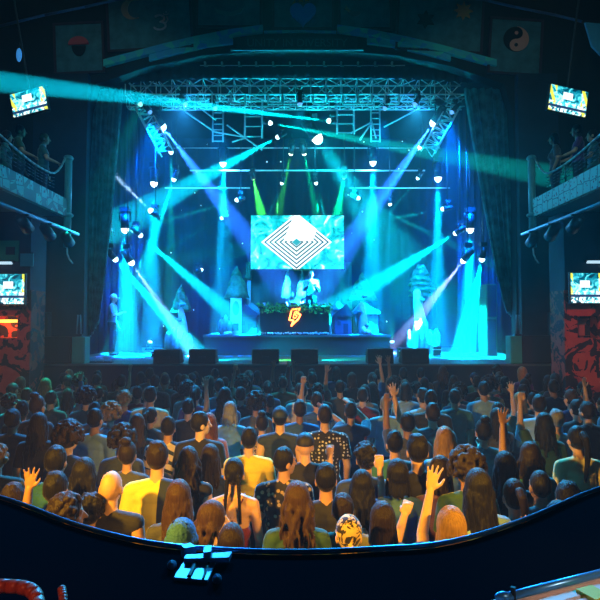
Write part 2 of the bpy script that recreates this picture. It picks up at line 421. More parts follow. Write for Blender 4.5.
for i, px in enumerate((205, 238, 275, 290, 320, 350, 365, 392)):
    a = P(px-7, 94, 13.0); b = P(px+7, 104, 13.0); bm = bm_new()
    for (p, q) in (((a.x, a.z), (b.x, a.z)), ((b.x, a.z), (b.x, b.z)), ((b.x, b.z), (a.x, b.z)), ((a.x, b.z), (a.x, a.z))):
        cone(bm, (p[0], 13.0, p[1]), (q[0], 13.0, q[1]), .02, .02, 6)
    o = obj('light_frame', bm, mat('bright_frame', (.6, .75, .75), .35, .4)); tag(o, 'small open rectangular frame hung on the front truss', 'frame', 'open frames on the front truss')

# ------------------------------------------------------------------ stage drapes
def inner_l(s, t):
    outer = P(86, 200, 12.95).x; e0 = P(99, 320, 12.95).x; e1 = P(123, 90, 12.95).x
    return outer+(e0+(e1-e0)*t**.8-outer)*s
def inner_r(s, t):
    outer = P(516, 200, 12.95).x; e0 = P(507, 320, 12.95).x; e1 = P(464, 90, 12.95).x
    return outer+(e0+(e1-e0)*t**.8-outer)*s
zt = P(300, 88, 12.95).z
o = obj('stage_curtain', pleated(0, 0, lambda s: P(0, 340, 12.95).z+.5*s*s, zt, 12.98, .07, 6, 90, 30, inner_l), curtain_m, None, True)
tag(o, 'gathered teal velvet stage curtain beside the standing stagehand', 'curtain')
o = obj('stage_curtain', pleated(0, 0, lambda s: P(0, 312, 12.95).z-.25*(1-s), zt, 12.98, .07, 6, 90, 30, inner_r), curtain_m, None, True)
tag(o, 'gathered teal velvet stage curtain beside the tall grille cabinets', 'curtain')
# wing drapes and star cloth
for s, nm in ((-1, 'stagehand'), (1, 'grille cabinet')):
    o = obj('wing_drape', pleated(s*5.0, s*6.4, ZS, 9.6, 16.5, .06, 7, 60, 3), mat('wing_cloth', (.02, .05, .10), .8), None, True)
    tag(o, 'plain blue-lit wing drape deep behind the '+nm, 'drape')
star_m = mat('star_cloth', (.012, .04, .085), .85)
g = G(star_m); v, x, y, z = g.xyz()
d1 = g.vor(v, 2.3); st = g.m('LESS_THAN', d1, .055)
g.emit((.45, .85, 1, 1), g.m('MULTIPLY', st, 2.2))
star_m.cycles.emission_sampling = 'NONE'
o = obj('star_cloth', pleated(-5.0, 5.0, ZS, 9.4, 19.0, .05, 22, 150, 3), star_m, None, True)
tag(o, 'dark blue star cloth with tiny lights hung across the back of the stage', 'backdrop')
# ------------------------------------------------------------------ LED wall
scr_m = mat('led_picture', (.01, .01, .01), .5)
g = G(scr_m); v, x, y, z = g.xyz()
dx = g.m('ABSOLUTE', g.m('ADD', x, .03)); dz = g.m('ABSOLUTE', z)
dd = g.m('ADD', g.m('MULTIPLY', dx, 1/1.22), g.m('MULTIPLY', dz, 1/1.0))
stripe = g.m('GREATER_THAN', g.m('FRACT', g.m('MULTIPLY', dd, 7.0)), .46)
core = g.m('LESS_THAN', dd, .13)
wash = g.m('LESS_THAN', g.m('ADD', g.m('ABSOLUTE', g.m('ADD', x, g.m('MULTIPLY', z, -.4))), g.m('MULTIPLY', g.m('GREATER_THAN', g.m('MULTIPLY', z, -1.), -.05), 9.)), .5)
pat = g.mix(g.m('MAXIMUM', stripe, wash), (.01, .07, .09), (.85, 1., 1.))
pat = g.mix(core, pat, (.02, .3, .35))
nz = g.noise(v, 1.6, 4, 2.5)
rr_ = g.n('ShaderNodeValToRGB'); g.nt.links.new(nz, rr_.inputs[0])
els = rr_.color_ramp.elements; els[0].position = .3; els[0].color = (.0, .10, .14, 1); els[1].position = .72; els[1].color = (.75, 1, .95, 1)
q = els.new(.45); q.color = (.0, .5, .55, 1); q = els.new(.58); q.color = (.05, .8, .82, 1)
inside = g.m('LESS_THAN', dd, 1.02)
g.emit(g.mix(inside, rr_.outputs[0], pat), 1.7)
scr_m.cycles.emission_sampling = 'AUTO'
a = P(251, 215.5, 17.8); b = P(344, 269, 17.8); c = (a+b)/2
t = thing('led_wall', 'bright LED screen showing concentric white diamonds on cyan behind the DJ', 'screen', c)
bm = bm_new(); box(bm, (0, .10, 0), (b.x-a.x+.06, .16, a.z-b.z+.06)); obj('cabinet', bm, black, t)
bm = bm_new(); box(bm, (0, 0, 0), (b.x-a.x, .03, a.z-b.z)); obj('display', bm, scr_m, t)
for s in (-.7, .7):
    bm = bm_new(); cone(bm, (s, .12, (a.z-b.z)/2), (s, .12, 8.6-c.z), .012, .012, 6); obj('cable', bm, dark_metal, t)
# plain dark drape below the screen
a = P(246, 268, 18.3); b = P(352, 330, 18.3)
o = obj('green_drape', pleated(a.x, b.x, ZS, a.z+.2, 18.3, .04, 10, 70, 2), mat('green_cloth', (.03, .16, .10), .8), None, True)
tag(o, 'plain dark green drape hanging under the LED screen', 'drape')
# ------------------------------------------------------------------ riser and booth
ZR = 2.22
a = P(204, 335, 15.1); b = P(390, 355, 15.1)
t = thing('stage_riser', 'wide low black riser carrying the DJ booth and set pieces', 'riser', ((a.x+b.x)/2, 16.55, ZS))
bm = bm_new(); box(bm, (0, 0, (ZR-ZS)/2-.03), (b.x-a.x, 2.9, ZR-ZS-.06)); obj('skirt', bm, mat('riser_skirt', (.008, .02, .04), .7, bump=.1), t)
bm = bm_new(); box(bm, (0, 0, ZR-ZS-.03), (b.x-a.x+.06, 2.96, .06)); obj('deck', bm, mat('riser_deck', (.05, .12, .16), .5), t)
a = P(260, 308, 15.6); b = P(329.5, 333, 15.6); bc = (a+b)/2; bw = b.x-a.x; bh = a.z-ZR
booth = thing('dj_booth', 'black DJ booth topped with green leaves and an orange neon bolt', 'dj booth', (bc.x, 15.9, ZR))
bm = bm_new(); box(bm, (0, 0, bh/2), (bw, .66, bh)); obj('front_box', bm, mat('booth_black', (.012, .012, .015), .7, bump=.2), booth, False, .01)
bm = bm_new(); box(bm, (0, .02, bh+.02), (bw+.06, .74, .04)); obj('table_top', bm, black, booth, False, .008)
leaf = mat('leaf_green', (.10, .36, .04), .6, var=.5, vscale=9)
bm = bm_new()
for i in range(620):
    x = R.uniform(-bw/2-.05, bw/2+.05); edge = abs(x)/(bw/2)
    y = -.37+R.uniform(-.07, .10); z = bh+R.uniform(-.10-.10*R.random()*edge, .09+.05*edge)
    L = R.uniform(.05, .12); an = R.uniform(0, 2*PI); el = R.uniform(-.7, .9)
    d = Vector((math.cos(an)*math.cos(el), math.sin(an)*math.cos(el)*.6-.2, math.sin(el)))*L
    s = d.cross(Vector((R.uniform(-1, 1), R.uniform(-1, 1), R.uniform(-1, 1)))).normalized()*L*.28
    p = Vector((x, y, z)); vv = [bm.verts.new(q) for q in (p, p+d*.5+s, p+d, p+d*.5-s)]; bm.faces.new(vv)
o = obj('foliage', bm, leaf, booth); o['kind'] = 'stuff'
# neon bolt: a tube bent into a bolt with a loop
zf = 6.667
def zp(x, y): return P(250+x/zf, 260+y/zf, 15.54)-Vector((bc.x, 15.9, ZR))
neon = mat('neon_orange', (.3, .06, .01), .4, emit=(1, .22, .035), es=9.); neon.cycles.emission_sampling = 'AUTO'
bm = bm_new()
bolt = [(278, 330), (333, 324), (318, 357), (336, 364), (322, 394), (276, 438), (290, 403), (262, 399), (278, 330)]
tube(bm, [zp(*q) for q in bolt], .022, 8)
tube(bm, [zp(*q) for q in ((288, 386), (298, 345), (313, 343), (302, 366), (314, 372), (303, 388), (288, 386))], .012, 6)
obj('neon_bolt', bm, neon, booth, True)
fl = bm_new()
for i in range(46):
    x = -bw/2+.05+(bw-.1)*i/45+R.uniform(-.02, .02); ell(fl, (x, -.42+R.uniform(-.03, .03), .03+R.uniform(0, .03)), R.uniform(.02, .04), None, 8, 6)
o = obj('flower_trim', fl, mat('pale_flowers', (.75, .85, .85), .6), booth, True)
# gear on the booth
def on_booth(name, label, cat, x, y, parts):
    t = thing(name, label, cat, (bc.x+x, 15.9+y, ZR+bh+.04))
    for nm, bm, m in parts: obj(nm, bm, m, t, False)
def bmbox(c, s): bm = bm_new(); box(bm, c, s); return bm
def bmcyl(a, b, r1, r2, seg=14): bm = bm_new(); cone(bm, a, b, r1, r2, seg); return bm
for x, side in ((-.42, 'beside the white bottle'), (.30, 'in front of the DJ')):
    pt = [('body', bmbox((0, 0, .05), (.32, .34, .10)), mat('gear_black', (.015, .016, .02), .5)), ('jog_wheel', bmcyl((0, -.02, .10), (0, -.02, .125), .11, .10), dark_metal)]
    on_booth('media_player', 'black DJ media player on the booth '+side, 'dj player', x, .02, pt)
pt = [('body', bmbox((0, 0, .06), (.30, .36, .12)), mat('gear_black', (.015, .016, .02), .5))]
for i in range(4): pt.append(('knob', bmcyl((-.09+.06*i, -.05, .12), (-.09+.06*i, -.05, .145), .012, .012, 8), white_m))
on_booth('dj_mixer', 'black DJ mixer between the two media players', 'mixer', -.06, .02, pt)
pt = [('bottle_body', bmcyl((0, 0, 0), (0, 0, .17), .04, .04), white_m), ('neck', bmcyl((0, 0, .17), (0, 0, .25), .035, .014), white_m), ('cap', bmcyl((0, 0, .25), (0, 0, .28), .016, .016), mat('cap_blue', (.1, .2, .5), .5))]
on_booth('bottle', 'white bottle standing on the DJ booth between leaves', 'bottle', -.17, -.2, pt)
pt = [('cup_wall', bmcyl((0, 0, 0), (0, 0, .12), .035, .045), white_m), ('rim', bmcyl((0, 0, .12), (0, 0, .13), .048, .048), white_m)]
on_booth('cup', 'white cup at the booth end beside the slanted dark house nearest the door panel', 'cup', -.93, -.1, pt)
pt = [('cup_wall', bmcyl((0, 0, 0), (0, 0, .12), .035, .045), white_m), ('rim', bmcyl((0, 0, .12), (0, 0, .13), .048, .048), white_m)]
on_booth('cup', 'white cup on the booth just beside the DJ in the pale hoodie', 'cup', .72, -.1, pt)
bm = bm_new(); box(bm, (0, 0, .14), (1.6, .7, .28)); o = obj('dj_step', bm, black); o.location = (bc.x+.1, 16.75, ZR); tag(o, 'black step the DJ stands on behind the booth', 'step')
# ------------------------------------------------------------------ set pieces
tree_m = mat('tree_teal', (.004, .10, .035), .7, bump=.6, bscale=14, var=.5, vscale=9)
bark_w = mat('birch_white', (.55, .46, .51), .6, bump=.2, bscale=14, var=.15, vscale=8)
cyan_p = mat('pale_cyan_paint', (.07, .30, .32), .55, bump=.3, bscale=10, var=.35, vscale=6)
dkblue = mat('dark_blue_paint', (.025, .09, .22), .6, bump=.2)
def cone_tree(px, ytop, ybot, wpx, Y, zbase, label, layers=3, conic=True):
    top = P(px, ytop, Y); bot = P(px, ybot, Y); w = wpx*Y/F/2; h = top.z-bot.z
    t = thing('topiary_tree', label, 'tree', (top.x, Y, zbase))
    bm = bm_new()
    rng = random.Random(int(px))
    for k in range(layers):
        f0 = k/layers; f1 = (k+1.35)/layers
        r0 = w*(1-.90*f0) if conic else w*(1-.75*f0**2.2)
        z0 = bot.z-zbase+h*f0; z1 = min(bot.z-zbase+h*f1, h+bot.z-zbase)
        bmesh.ops.create_cone(bm, cap_ends=True, segments=18, radius1=r0, radius2=max(r0-w*.42, .02) if conic else r0*.6, depth=z1-z0, matrix=Matrix.Translation((0, 0, (z0+z1)/2)))
    bmesh.ops.subdivide_edges(bm, edges=bm.edges[:], cuts=2, use_grid_fill=True)
    for v in bm.verts:
        nn = noise.noise_vector(v.co*7)*.07; v.co += nn
    obj('foliage', bm, tree_m, t, True)
    bm = bm_new(); cone(bm, (0, 0, 0), (0, 0, bot.z-zbase+.1), .09, .06, 12); obj('trunk', bm, bark_w, t, True)
    return t
cone_tree(237, 265, 298, 26, 17.4, ZR, 'tall pointed topiary tree behind the white door panel')
cone_tree(181, 284, 311, 20, 17.0, ZS, 'small pointed topiary tree behind the white stump cluster')
cone_tree(287.5, 269, 298, 13, 17.55, ZR, 'narrow topiary tree under the screen, behind the bottle')
cone_tree(302, 270, 298, 13, 17.6, ZR, 'narrow topiary tree under the screen, just behind the DJ')
cone_tree(362, 273, 300, 30, 17.65, ZR, 'wide pointed topiary tree behind the white birch trunk on the riser')
cone_tree(249, 262, 280, 8, 18.15, ZS, 'slender far topiary tree peeking out beside the screen edge')
cone_tree(420.5, 265, 296, 25, 16.6, ZS, 'layered beehive-shaped topiary tree with a thick white trunk', 6, False)
def house(px0, px1, ywall, ypeak, xpeak, Y, zb, label, wm, rm):
    a = P(px0, ywall, Y); b = P(px1, ywall, Y); pk = P(xpeak, ypeak, Y); w = b.x-a.x; c = (a.x+b.x)/2
    t = thing('playhouse', label, 'prop house', (c, Y, zb))
    bm = bm_new(); box(bm, (0, .3, (a.z-zb)/2), (w*.86, .6, a.z-zb)); obj('wall', bm, wm, t, False, .01)
    bm = bm_new(); h = a.z-zb
    poly(bm, [Vector((-w/2, -.06, h-.02)), Vector((w/2, -.06, h-.02)), Vector((w/2*.98, -.06, h+.04)), Vector((pk.x-c, -.06, pk.z-zb)), Vector((-w/2*.98, -.06, h+.04))], Vector((0, .74, 0))); obj('roof', bm, rm, t)
    bm = bm_new(); box(bm, (w*.12, -.01, h*.30), (w*.24, .03, h*.56)); obj('door', bm, mat('prop_door', (.01, .03, .07), .6), t)
    bm = bm_new(); box(bm, (-w*.22, -.01, h*.6), (w*.18, .03, h*.22)); obj('window', bm, mat('prop_window', (.02, .05, .10), .3), t)
house(238, 258, 316, 303.5, 244.5, 16.2, ZR, 'dark blue play house with a crooked pointed roof between door panel and booth', dkblue, mat('roof_blue', (.01, .03, .07), .6))
house(333.5, 353, 316, 303.5, 346.5, 16.2, ZR, 'dark blue play house with a crooked pointed roof beside the birch trunk', dkblue, mat('roof_blue', (.01, .03, .07), .6))
house(244, 261, 312, 302.5, 251, 16.8, ZR, 'pale cyan play house behind the crooked dark house and the booth end', cyan_p, cyan_p)
house(353, 380, 313, 302, 362, 16.5, ZR, 'wide pale cyan play house behind the white birch trunk on the riser', cyan_p, cyan_p)
house(331, 345, 309, 302, 338, 16.9, ZR, 'narrow pale cyan play house behind the booth end nearest the birch', cyan_p, cyan_p)
# white door panel with an oval
a = P(230.5, 298, 16.1); b = P(241.5, 333, 16.1); w = b.x-a.x; h = a.z-ZR
t = thing('door_panel', 'white standing door panel with an oval cyan window on the riser', 'door panel', ((a.x+b.x)/2, 16.1, ZR))
bm = bm_new(); box(bm, (0, 0, h/2), (w, .05, h)); obj('slab', bm, white_m, t, False, .01)
bm = bm_new(); poly(bm, [Vector((.105*math.cos(2*PI*i/24), -.026, h*.72+.22*math.sin(2*PI*i/24))) for i in range(24)], Vector((0, -.015, 0))); obj('oval_window', bm, mat('oval_cyan', (.05, .45, .5), .4), t)
bm = bm_new(); box(bm, (0, -.035, h*.2), (w*.5, .02, h*.2)); obj('lower_inset', bm, dkblue, t)
def stump(name, label, px0, px1, ytop, ybot, Y, zb, m, seed, lobes=6):
    a = P(px0, ytop, Y); b = P(px1, ybot, Y); w = b.x-a.x; h = a.z-zb
    bm = bm_new(); rng = random.Random(seed)
    for i in range(lobes):
        x = -w/2+w*(i+.5)/lobes; hh = h*rng.uniform(.55, 1.0)
        ell(bm, (x, rng.uniform(-.1, .15), hh*.45), (w/lobes*rng.uniform(.6, .85), .2, hh*.55), None, 12, 8)
    o = rem(bm, name, .025, 2, .5); o = link(name, o, m); o.location = ((a.x+b.x)/2, Y, zb)
    return tag(o, label, 'set piece')
TMPS = bpy.data.scenes.new('workbench'); TMPV = TMPS.view_layers[0]
def rem(bm, name, vox, smooth=2, ratio=1.):
    if isinstance(bm, Bag):
        me = bpy.data.meshes.new(name); me.from_pydata([tuple(v) for v in bm.v], [], bm.f)
    else: me = mesh_of(bm, name)
    o = bpy.data.objects.new('tmp', me); TMPS.collection.objects.link(o)
    m = o.modifiers.new('r', 'REMESH'); m.mode = 'VOXEL'; m.voxel_size = vox
    if smooth:
        m = o.modifiers.new('s', 'SMOOTH'); m.factor = .5; m.iterations = smooth
    if ratio < 1:
        m = o.modifiers.new('d', 'DECIMATE'); m.ratio = ratio
    with bpy.context.temp_override(scene=TMPS, view_layer=TMPV):
        dg = bpy.context.evaluated_depsgraph_get()
        out = bpy.data.meshes.new_from_object(o.evaluated_get(dg)); out.name = name
    bpy.data.objects.remove(o); bpy.data.meshes.remove(me)
    for p in out.polygons: p.use_smooth = True
    return out
stump('shrub_prop', 'low pale cyan shrub shape at the foot of the door panel', 219, 232, 310, 333, 15.9, ZR, cyan_p, 3, 3)
stump('stump_prop', 'pale cyan lobed stump cluster on the stage floor between stagehand and riser', 165, 192, 326, 345, 15.3, ZS, cyan_p, 5, 5)
stump('stump_prop', 'pale cyan lobed stump cluster at the foot of the layered tree', 408, 438, 316, 344, 15.6, ZS, cyan_p, 8, 6)
stump('flower_prop', 'round white bloom at the foot of the birch trunk on the riser', 362, 371, 326, 333, 15.8, ZR, white_m, 2, 2)
stump('flower_prop', 'small white bloom at the foot of the door panel on the riser', 225, 232, 329, 334, 15.6, ZR, white_m, 4, 2)
def trunk(name, label, pts, Y, zb, m, knots=0):
    b0 = P(pts[0][0], 300, Y)
    t = thing(name, label, 'set piece', (b0.x, Y, zb))
    bm = bm_new()
    q = [(P(px, py, Y).x-b0.x, max(P(px, py, Y).z-zb, 0), wpx*Y/F/2) for px, py, wpx in pts]
    for (x0, z0, r0), (x1, z1, r1) in zip(q, q[1:]): cone(bm, (x0, 0, z0), (x1, 0, z1), r0, r1, 12, ends=True)
    link('trunk', rem(bm, 'trunk', .025, 3, .6), m, t)
    for i in range(3):
        x0, z0, r0 = q[i % len(q)]; bm = bm_new(); ell(bm, (x0+r0*.7*(-1)**i, -.1, z0*.8+.25+.1*i), (.10, .08, .06), None, 10, 8)
        obj('moss_tuft', bm, cyan_p, t, True)
trunk('birch_prop', 'thick white birch trunk prop in front of the wide cyan play house', [(363, 333, 10), (363, 320, 9.5), (362, 305, 6.5)], 16.3, ZR, bark_w)
trunk('birch_prop', 'tall thick white birch trunk under the beehive-shaped tree', [(422, 344, 14), (421, 325, 13), (418, 305, 9), (417, 293, 8)], 15.9, ZS, bark_w)
trunk('birch_prop', 'broken white trunk standing in the stump cluster near the stagehand', [(181, 344, 15), (183, 326, 9), (181, 311, 6)], 15.5, ZS, bark_w)
# ------------------------------------------------------------------ monitors, cabinets, stage furniture
grille_m = mat('grille', (.012, .02, .032), .6, .0, bump=.5, bscale=160)
def wedge(px0, px1, ytop, label):
    a = P(px0, ytop, 12.15); b = P(px1, ytop, 12.15); w = b.x-a.x; h = a.z-ZS
    t = thing('monitor_wedge', label, 'speaker', ((a.x+b.x)/2, 12.15, ZS), 0, 'floor monitors along the stage edge')
    bm = bm_new()
    poly(bm, [Vector((-w/2, -.16, 0)), Vector((-w/2, -.12, h)), Vector((-w/2, .06, h)), Vector((-w/2, .32, .06)), Vector((-w/2, .32, 0))], Vector((w, 0, 0))); obj('cabinet', bm, mat('speaker_black', (.010, .016, .026), .55, bump=.15), t, False, .012)
    bm = bm_new(); poly(bm, [Vector((-w/2+.03, .09, h-.01)), Vector((w/2-.03, .09, h-.01)), Vector((w/2-.03, .325, .09)), Vector((-w/2+.03, .325, .09))], Vector((0, .015, .012))); obj('grille', bm, grille_m, t)
    bm = bm_new(); box(bm, (0, -.145, h*.45), (.16, .02, .05)); obj('handle', bm, dark_metal, t)
for px0, px1, yt, lb in ((155, 181, 349.5, 'end monitor wedge at the stage edge nearest the stagehand'), (190, 216.5, 349, 'monitor wedge before the riser corner by the white door panel'),
        (252.5, 279, 349, 'monitor wedge below the neon bolt on the bottle side'), (291, 318, 349, 'monitor wedge below the neon bolt on the DJ side'),
        (367, 392.5, 348.5, 'monitor wedge before the riser corner by the birch trunk'), (401, 427.5, 348.5, 'end monitor wedge at the stage edge before the layered tree')):
    wedge(px0, px1, yt, lb)
def cab(px0, px1, ytop, Y, zb, dep, label, m, name='speaker_cabinet', side=None):
    a = P(px0, ytop, Y); b = P(px1, ytop, Y); w = b.x-a.x; h = a.z-zb
    t = thing(name, label, 'speaker', ((a.x+b.x)/2, Y, zb))
    bm = bm_new(); box(bm, (0, dep/2, h/2), (w, dep, h)); obj('cabinet', bm, m, t, False, .012)
    bm = bm_new(); box(bm, (0, -.008, h/2), (w-.07, .02, h-.07)); obj('grille', bm, grille_m if side is None else side, t)
    return t
tealc = mat('teal_cabinet', (.05, .42, .38), .6, bump=.2); spk = mat('speaker_black', (.010, .016, .026), .55)  # teal stage light on the cabinet sides is put into this first colour
cab(34, 71.5, 337, 12.05, ZS-.0, .35, 'wide black subwoofer cabinet on the stage wing near the orange niche', spk)
cab(72, 85, 337, 12.0, ZS, .3, 'teal painted cabinet end between the stagehand curtain and a black subwoofer', tealc, side=tealc)
cab(522, 562, 335.5, 12.05, ZS, .35, 'wide black subwoofer cabinet on the stage wing near the red mural', spk)
cab(510.5, 522, 336, 12.0, ZS, .3, 'teal painted cabinet end beside the curtain and tall grille cabinets', tealc, side=tealc)
cab(36, 48, 312, 12.15, P(36, 337, 12.05).z+.001, .2, 'small dim teal speaker on top of the wide subwoofer near the orange niche', mat('dim_teal', (.02, .10, .12), .6))
cab(551, 562, 312, 12.15, P(36, 335.5, 12.05).z+.001, .2, 'small dim teal speaker on top of the wide subwoofer near the mural', mat('dim_teal', (.02, .10, .12), .6))
grn = mat('green_grille', (.03, .12, .07), .6, bump=.4, bscale=120)
cab(486, 497, 318, 14.6, ZS, .6, 'lower tall grille speaker standing at the stage side under another', grn)
cab(486, 497, 284, 14.6, P(486, 318, 14.6).z+.002, .6, 'upper grille speaker stacked on another at the stage side', grn)
for px, wv, lb in ((79, 8, 'slim grey stand with cables on the teal cabinet near the stagehand'), (518, 6, 'slim metal posts standing on the teal cabinet near the mural side')):
    zb = P(px, 336.5, 12.0).z; t = thing('post_stand', lb, 'stand', (P(px, 300, 12.1).x, 12.12, zb+.002))
    for s in (-.05, .05):
        bm = bm_new(); cone(bm, (s, 0, 0), (s*.6, 0, .5), .02, .018, 8); obj('post', bm, mat('grey_metal', (.25, .36, .42), .4, .4), t, True)
    bm = bm_new(); box(bm, (0, 0, .03), (.2, .14, .05)); obj('foot_plate', bm, dark_metal, t)
# small gear on the stage floor
def gear(px, Y, w, h, label, name='flight_case'):
    t = thing(name, label, 'case', (P(px, 300, Y).x, Y, ZS))
    bm = bm_new(); box(bm, (0, 0, h/2), (w, .35, h)); obj('body', bm, spk, t, False, .01)
    bm = bm_new(); box(bm, (0, -.18, h*.7), (w+.02, .015, .02)); obj('edge_strip', bm, metal_m, t)
    bm = bm_new(); box(bm, (0, -.18, h*.1), (w+.02, .015, .02)); obj('edge_strip', bm, metal_m, t)
gear(404, 14.2, .35, .26, 'small dark flight case by the foot of the layered tree')
gear(160, 14.2, .35, .16, 'low dark flight case by the stump cluster near the stagehand')
gear(435, 14.4, .22, .3, 'narrow dark flight case beside the pale stump of the layered tree')
bm = bm_new(); box(bm, (0, 0, .012), (1.0, .1, .02)); t = thing('floor_grille', 'low dark rack with light bars at the stage edge by the stagehand', 'rack', (P(93, 300, 12.4).x, 12.4, ZS))
obj('base', bm, dark_metal, t)
for i in range(6): obj('bar', bmcyl((-.45+.18*i, 0, .02), (-.45+.18*i, 0, .13), .008, .008, 6), metal_m, t)
obj('top_bar', bmcyl((-.46, 0, .13), (.46, 0, .13), .008, .008, 6), metal_m, t)
# ------------------------------------------------------------------ house side walls under the balconies
for s, nm in ((-1, 'left'), (1, 'right')):
    xe = (31 if s < 0 else 564); xi = P(xe, 300, 10.6).x
    x0, x1 = sorted((s*XW, xi))
    # pier with an opening (niche) below the TV
    n0, n1 = (P(-14, 300, 10.6).x, P(18, 300, 10.6).x) if s < 0 else (P(577, 300, 10.6).x, P(597, 300, 10.6).x)
    zt, zb = P(0, 316, 10.6).z, P(0, 338, 10.6).z
    bm = bm_new()
    def bb(xa, xb, za, zb_, y0=10.6, y1=11.2): box(bm, ((xa+xb)/2, (y0+y1)/2, (za+zb_)/2), (xb-xa, y1-y0, zb_-za))
    bb(x0, n0, FZ, 3.25); bb(n1, x1, FZ, 3.25); bb(n0, n1, FZ, zb); bb(n0, n1, zt, 3.25)
    bb(n0, n1, zb, zt, 10.95, 11.2)
    struct('wall_%s_pier' % nm, bm, mural_m)
    sbox('wall_%s_pier_head' % nm, x0, x1, 10.55, 11.2, 3.25, 4.85, navy_wall)
# warm lamp inside the niche near the bar
t = thing('niche_lamp', 'glowing orange lamp in the wall niche below the lower TV by the subwoofer', 'lamp', P(7, 322, 10.8))
bm = bm_new(); box(bm, (0, 0, .02), (.5, .1, .06)); obj('shade', bm, mat('warm_glow', (.8, .3, .05), .5, emit=(1, .22, .03), es=6.), t)
l = bpy.data.lights.new('niche_glow', 'POINT'); l.energy = 9; l.color = (1, .27, .04); l.shadow_soft_size = .05
lo = bpy.data.objects.new('niche_glow', l); COL.objects.link(lo); lo.parent = t; lo.location = (0, -.09, -.05)
bm = bm_new(); box(bm, (0, .07, .02), (.1, .05, .05)); obj('bracket', bm, dark_metal, t)
t = thing('picture_frame', 'small pale framed picture in the mural wall below the lower TV', 'picture', P(587, 327, 10.92))
bm = bm_new(); box(bm, (0, 0, 0), (.36, .04, .36)); obj('backing', bm, mat('picture_salmon', (.5, .16, .09), .7), t)
bm = bm_new(); box(bm, (.02, -.03, -.06), (.16, .02, .22)); ell(bm, (.02, -.03, .08), (.06, .02, .07)); obj('figure', bm, ink, t)
# ------------------------------------------------------------------ TVs
tv_m = mat('tv_picture', (.01, .01, .01), .4)
g = G(tv_m); v, x, y, z = g.xyz()
nz = g.noise(v, 5.5, 5, 1.6); n2 = g.noise(v, 14., 3, .6)
rp = g.n('ShaderNodeValToRGB'); g.nt.links.new(nz, rp.inputs[0]); e = rp.color_ramp.elements
e[0].position = .36; e[0].color = (.0, .03, .06, 1); e[1].position = .66; e[1].color = (.75, 1, .95, 1)
q = e.new(.45); q.color = (.0, .22, .32, 1); q = e.new(.54); q.color = (.08, .75, .85, 1)
yel = g.m('MULTIPLY', g.m('GREATER_THAN', g.m('ABSOLUTE', x), .26), g.m('GREATER_THAN', g.m('FRACT', g.m('ADD', g.m('MULTIPLY', x, 7.), g.m('MULTIPLY', z, 3.))), .5))
c1 = g.mix(yel, rp.outputs[0], (.75, .75, .08))
blk = g.m('MULTIPLY', g.m('LESS_THAN', g.m('ABSOLUTE', g.m('ADD', x, .02)), .10), g.m('LESS_THAN', g.m('ABSOLUTE', g.m('SUBTRACT', z, .08)), .07))
c2 = g.mix(blk, c1, (1, 1, 1))
low = g.m('MULTIPLY', g.m('LESS_THAN', z, -.06), g.m('GREATER_THAN', n2, .52))
c3 = g.mix(low, c2, (.9, 1, 1))
band_ = g.m('LESS_THAN', g.m('ABSOLUTE', g.m('ADD', z, .155)), .025)
g.emit(g.mix(band_, c3, (.01, .04, .12)), 1.5); tv_m.cycles.emission_sampling = 'AUTO'
def tv(c, w, h, rz, roll, label, bracket):
    t = thing('television', label, 'tv', c); t.rotation_euler = (0, roll, rz)
    bm = bm_new(); box(bm, (0, .045, 0), (w+.05, .06, h+.05)); obj('casing', bm, mat('tv_black', (.008, .008, .01), .4), t, False, .008)
    bm = bm_new(); box(bm, (0, .01, 0), (w, .02, h)); obj('screen', bm, tv_m, t).scale = (1, 1, 1)
    bm = bm_new(); box(bm, (0, .07+bracket[0]/2, 0), (.12, bracket[0], .12))
    if bracket[1]: cone(bm, (0, .1, h/2), (0, .1, h/2+bracket[1]), .02, .02, 8)
    obj('mount_bracket', bm, dark_metal, t)
tv(P(28.5, 101.5, 10), .72, .46, -.12, -.20, 'tilted bright TV hung above the balcony with the fair bearded onlooker', (.1, 2.0))
tv(P(568.5, 100.5, 10), .78, .50, .12, .16, 'tilted bright TV hung above the balcony with the purple-topped onlooker', (.1, 2.0))
tv(P(9, 289, 10.4), .60, .60, -.03, 0, 'bright TV on the wall above the orange-lit niche', (.04, 0))
tv(P(586, 288, 10.4), .60, .60, .03, 0, 'bright TV on the mural wall above the small framed picture', (.04, 0))
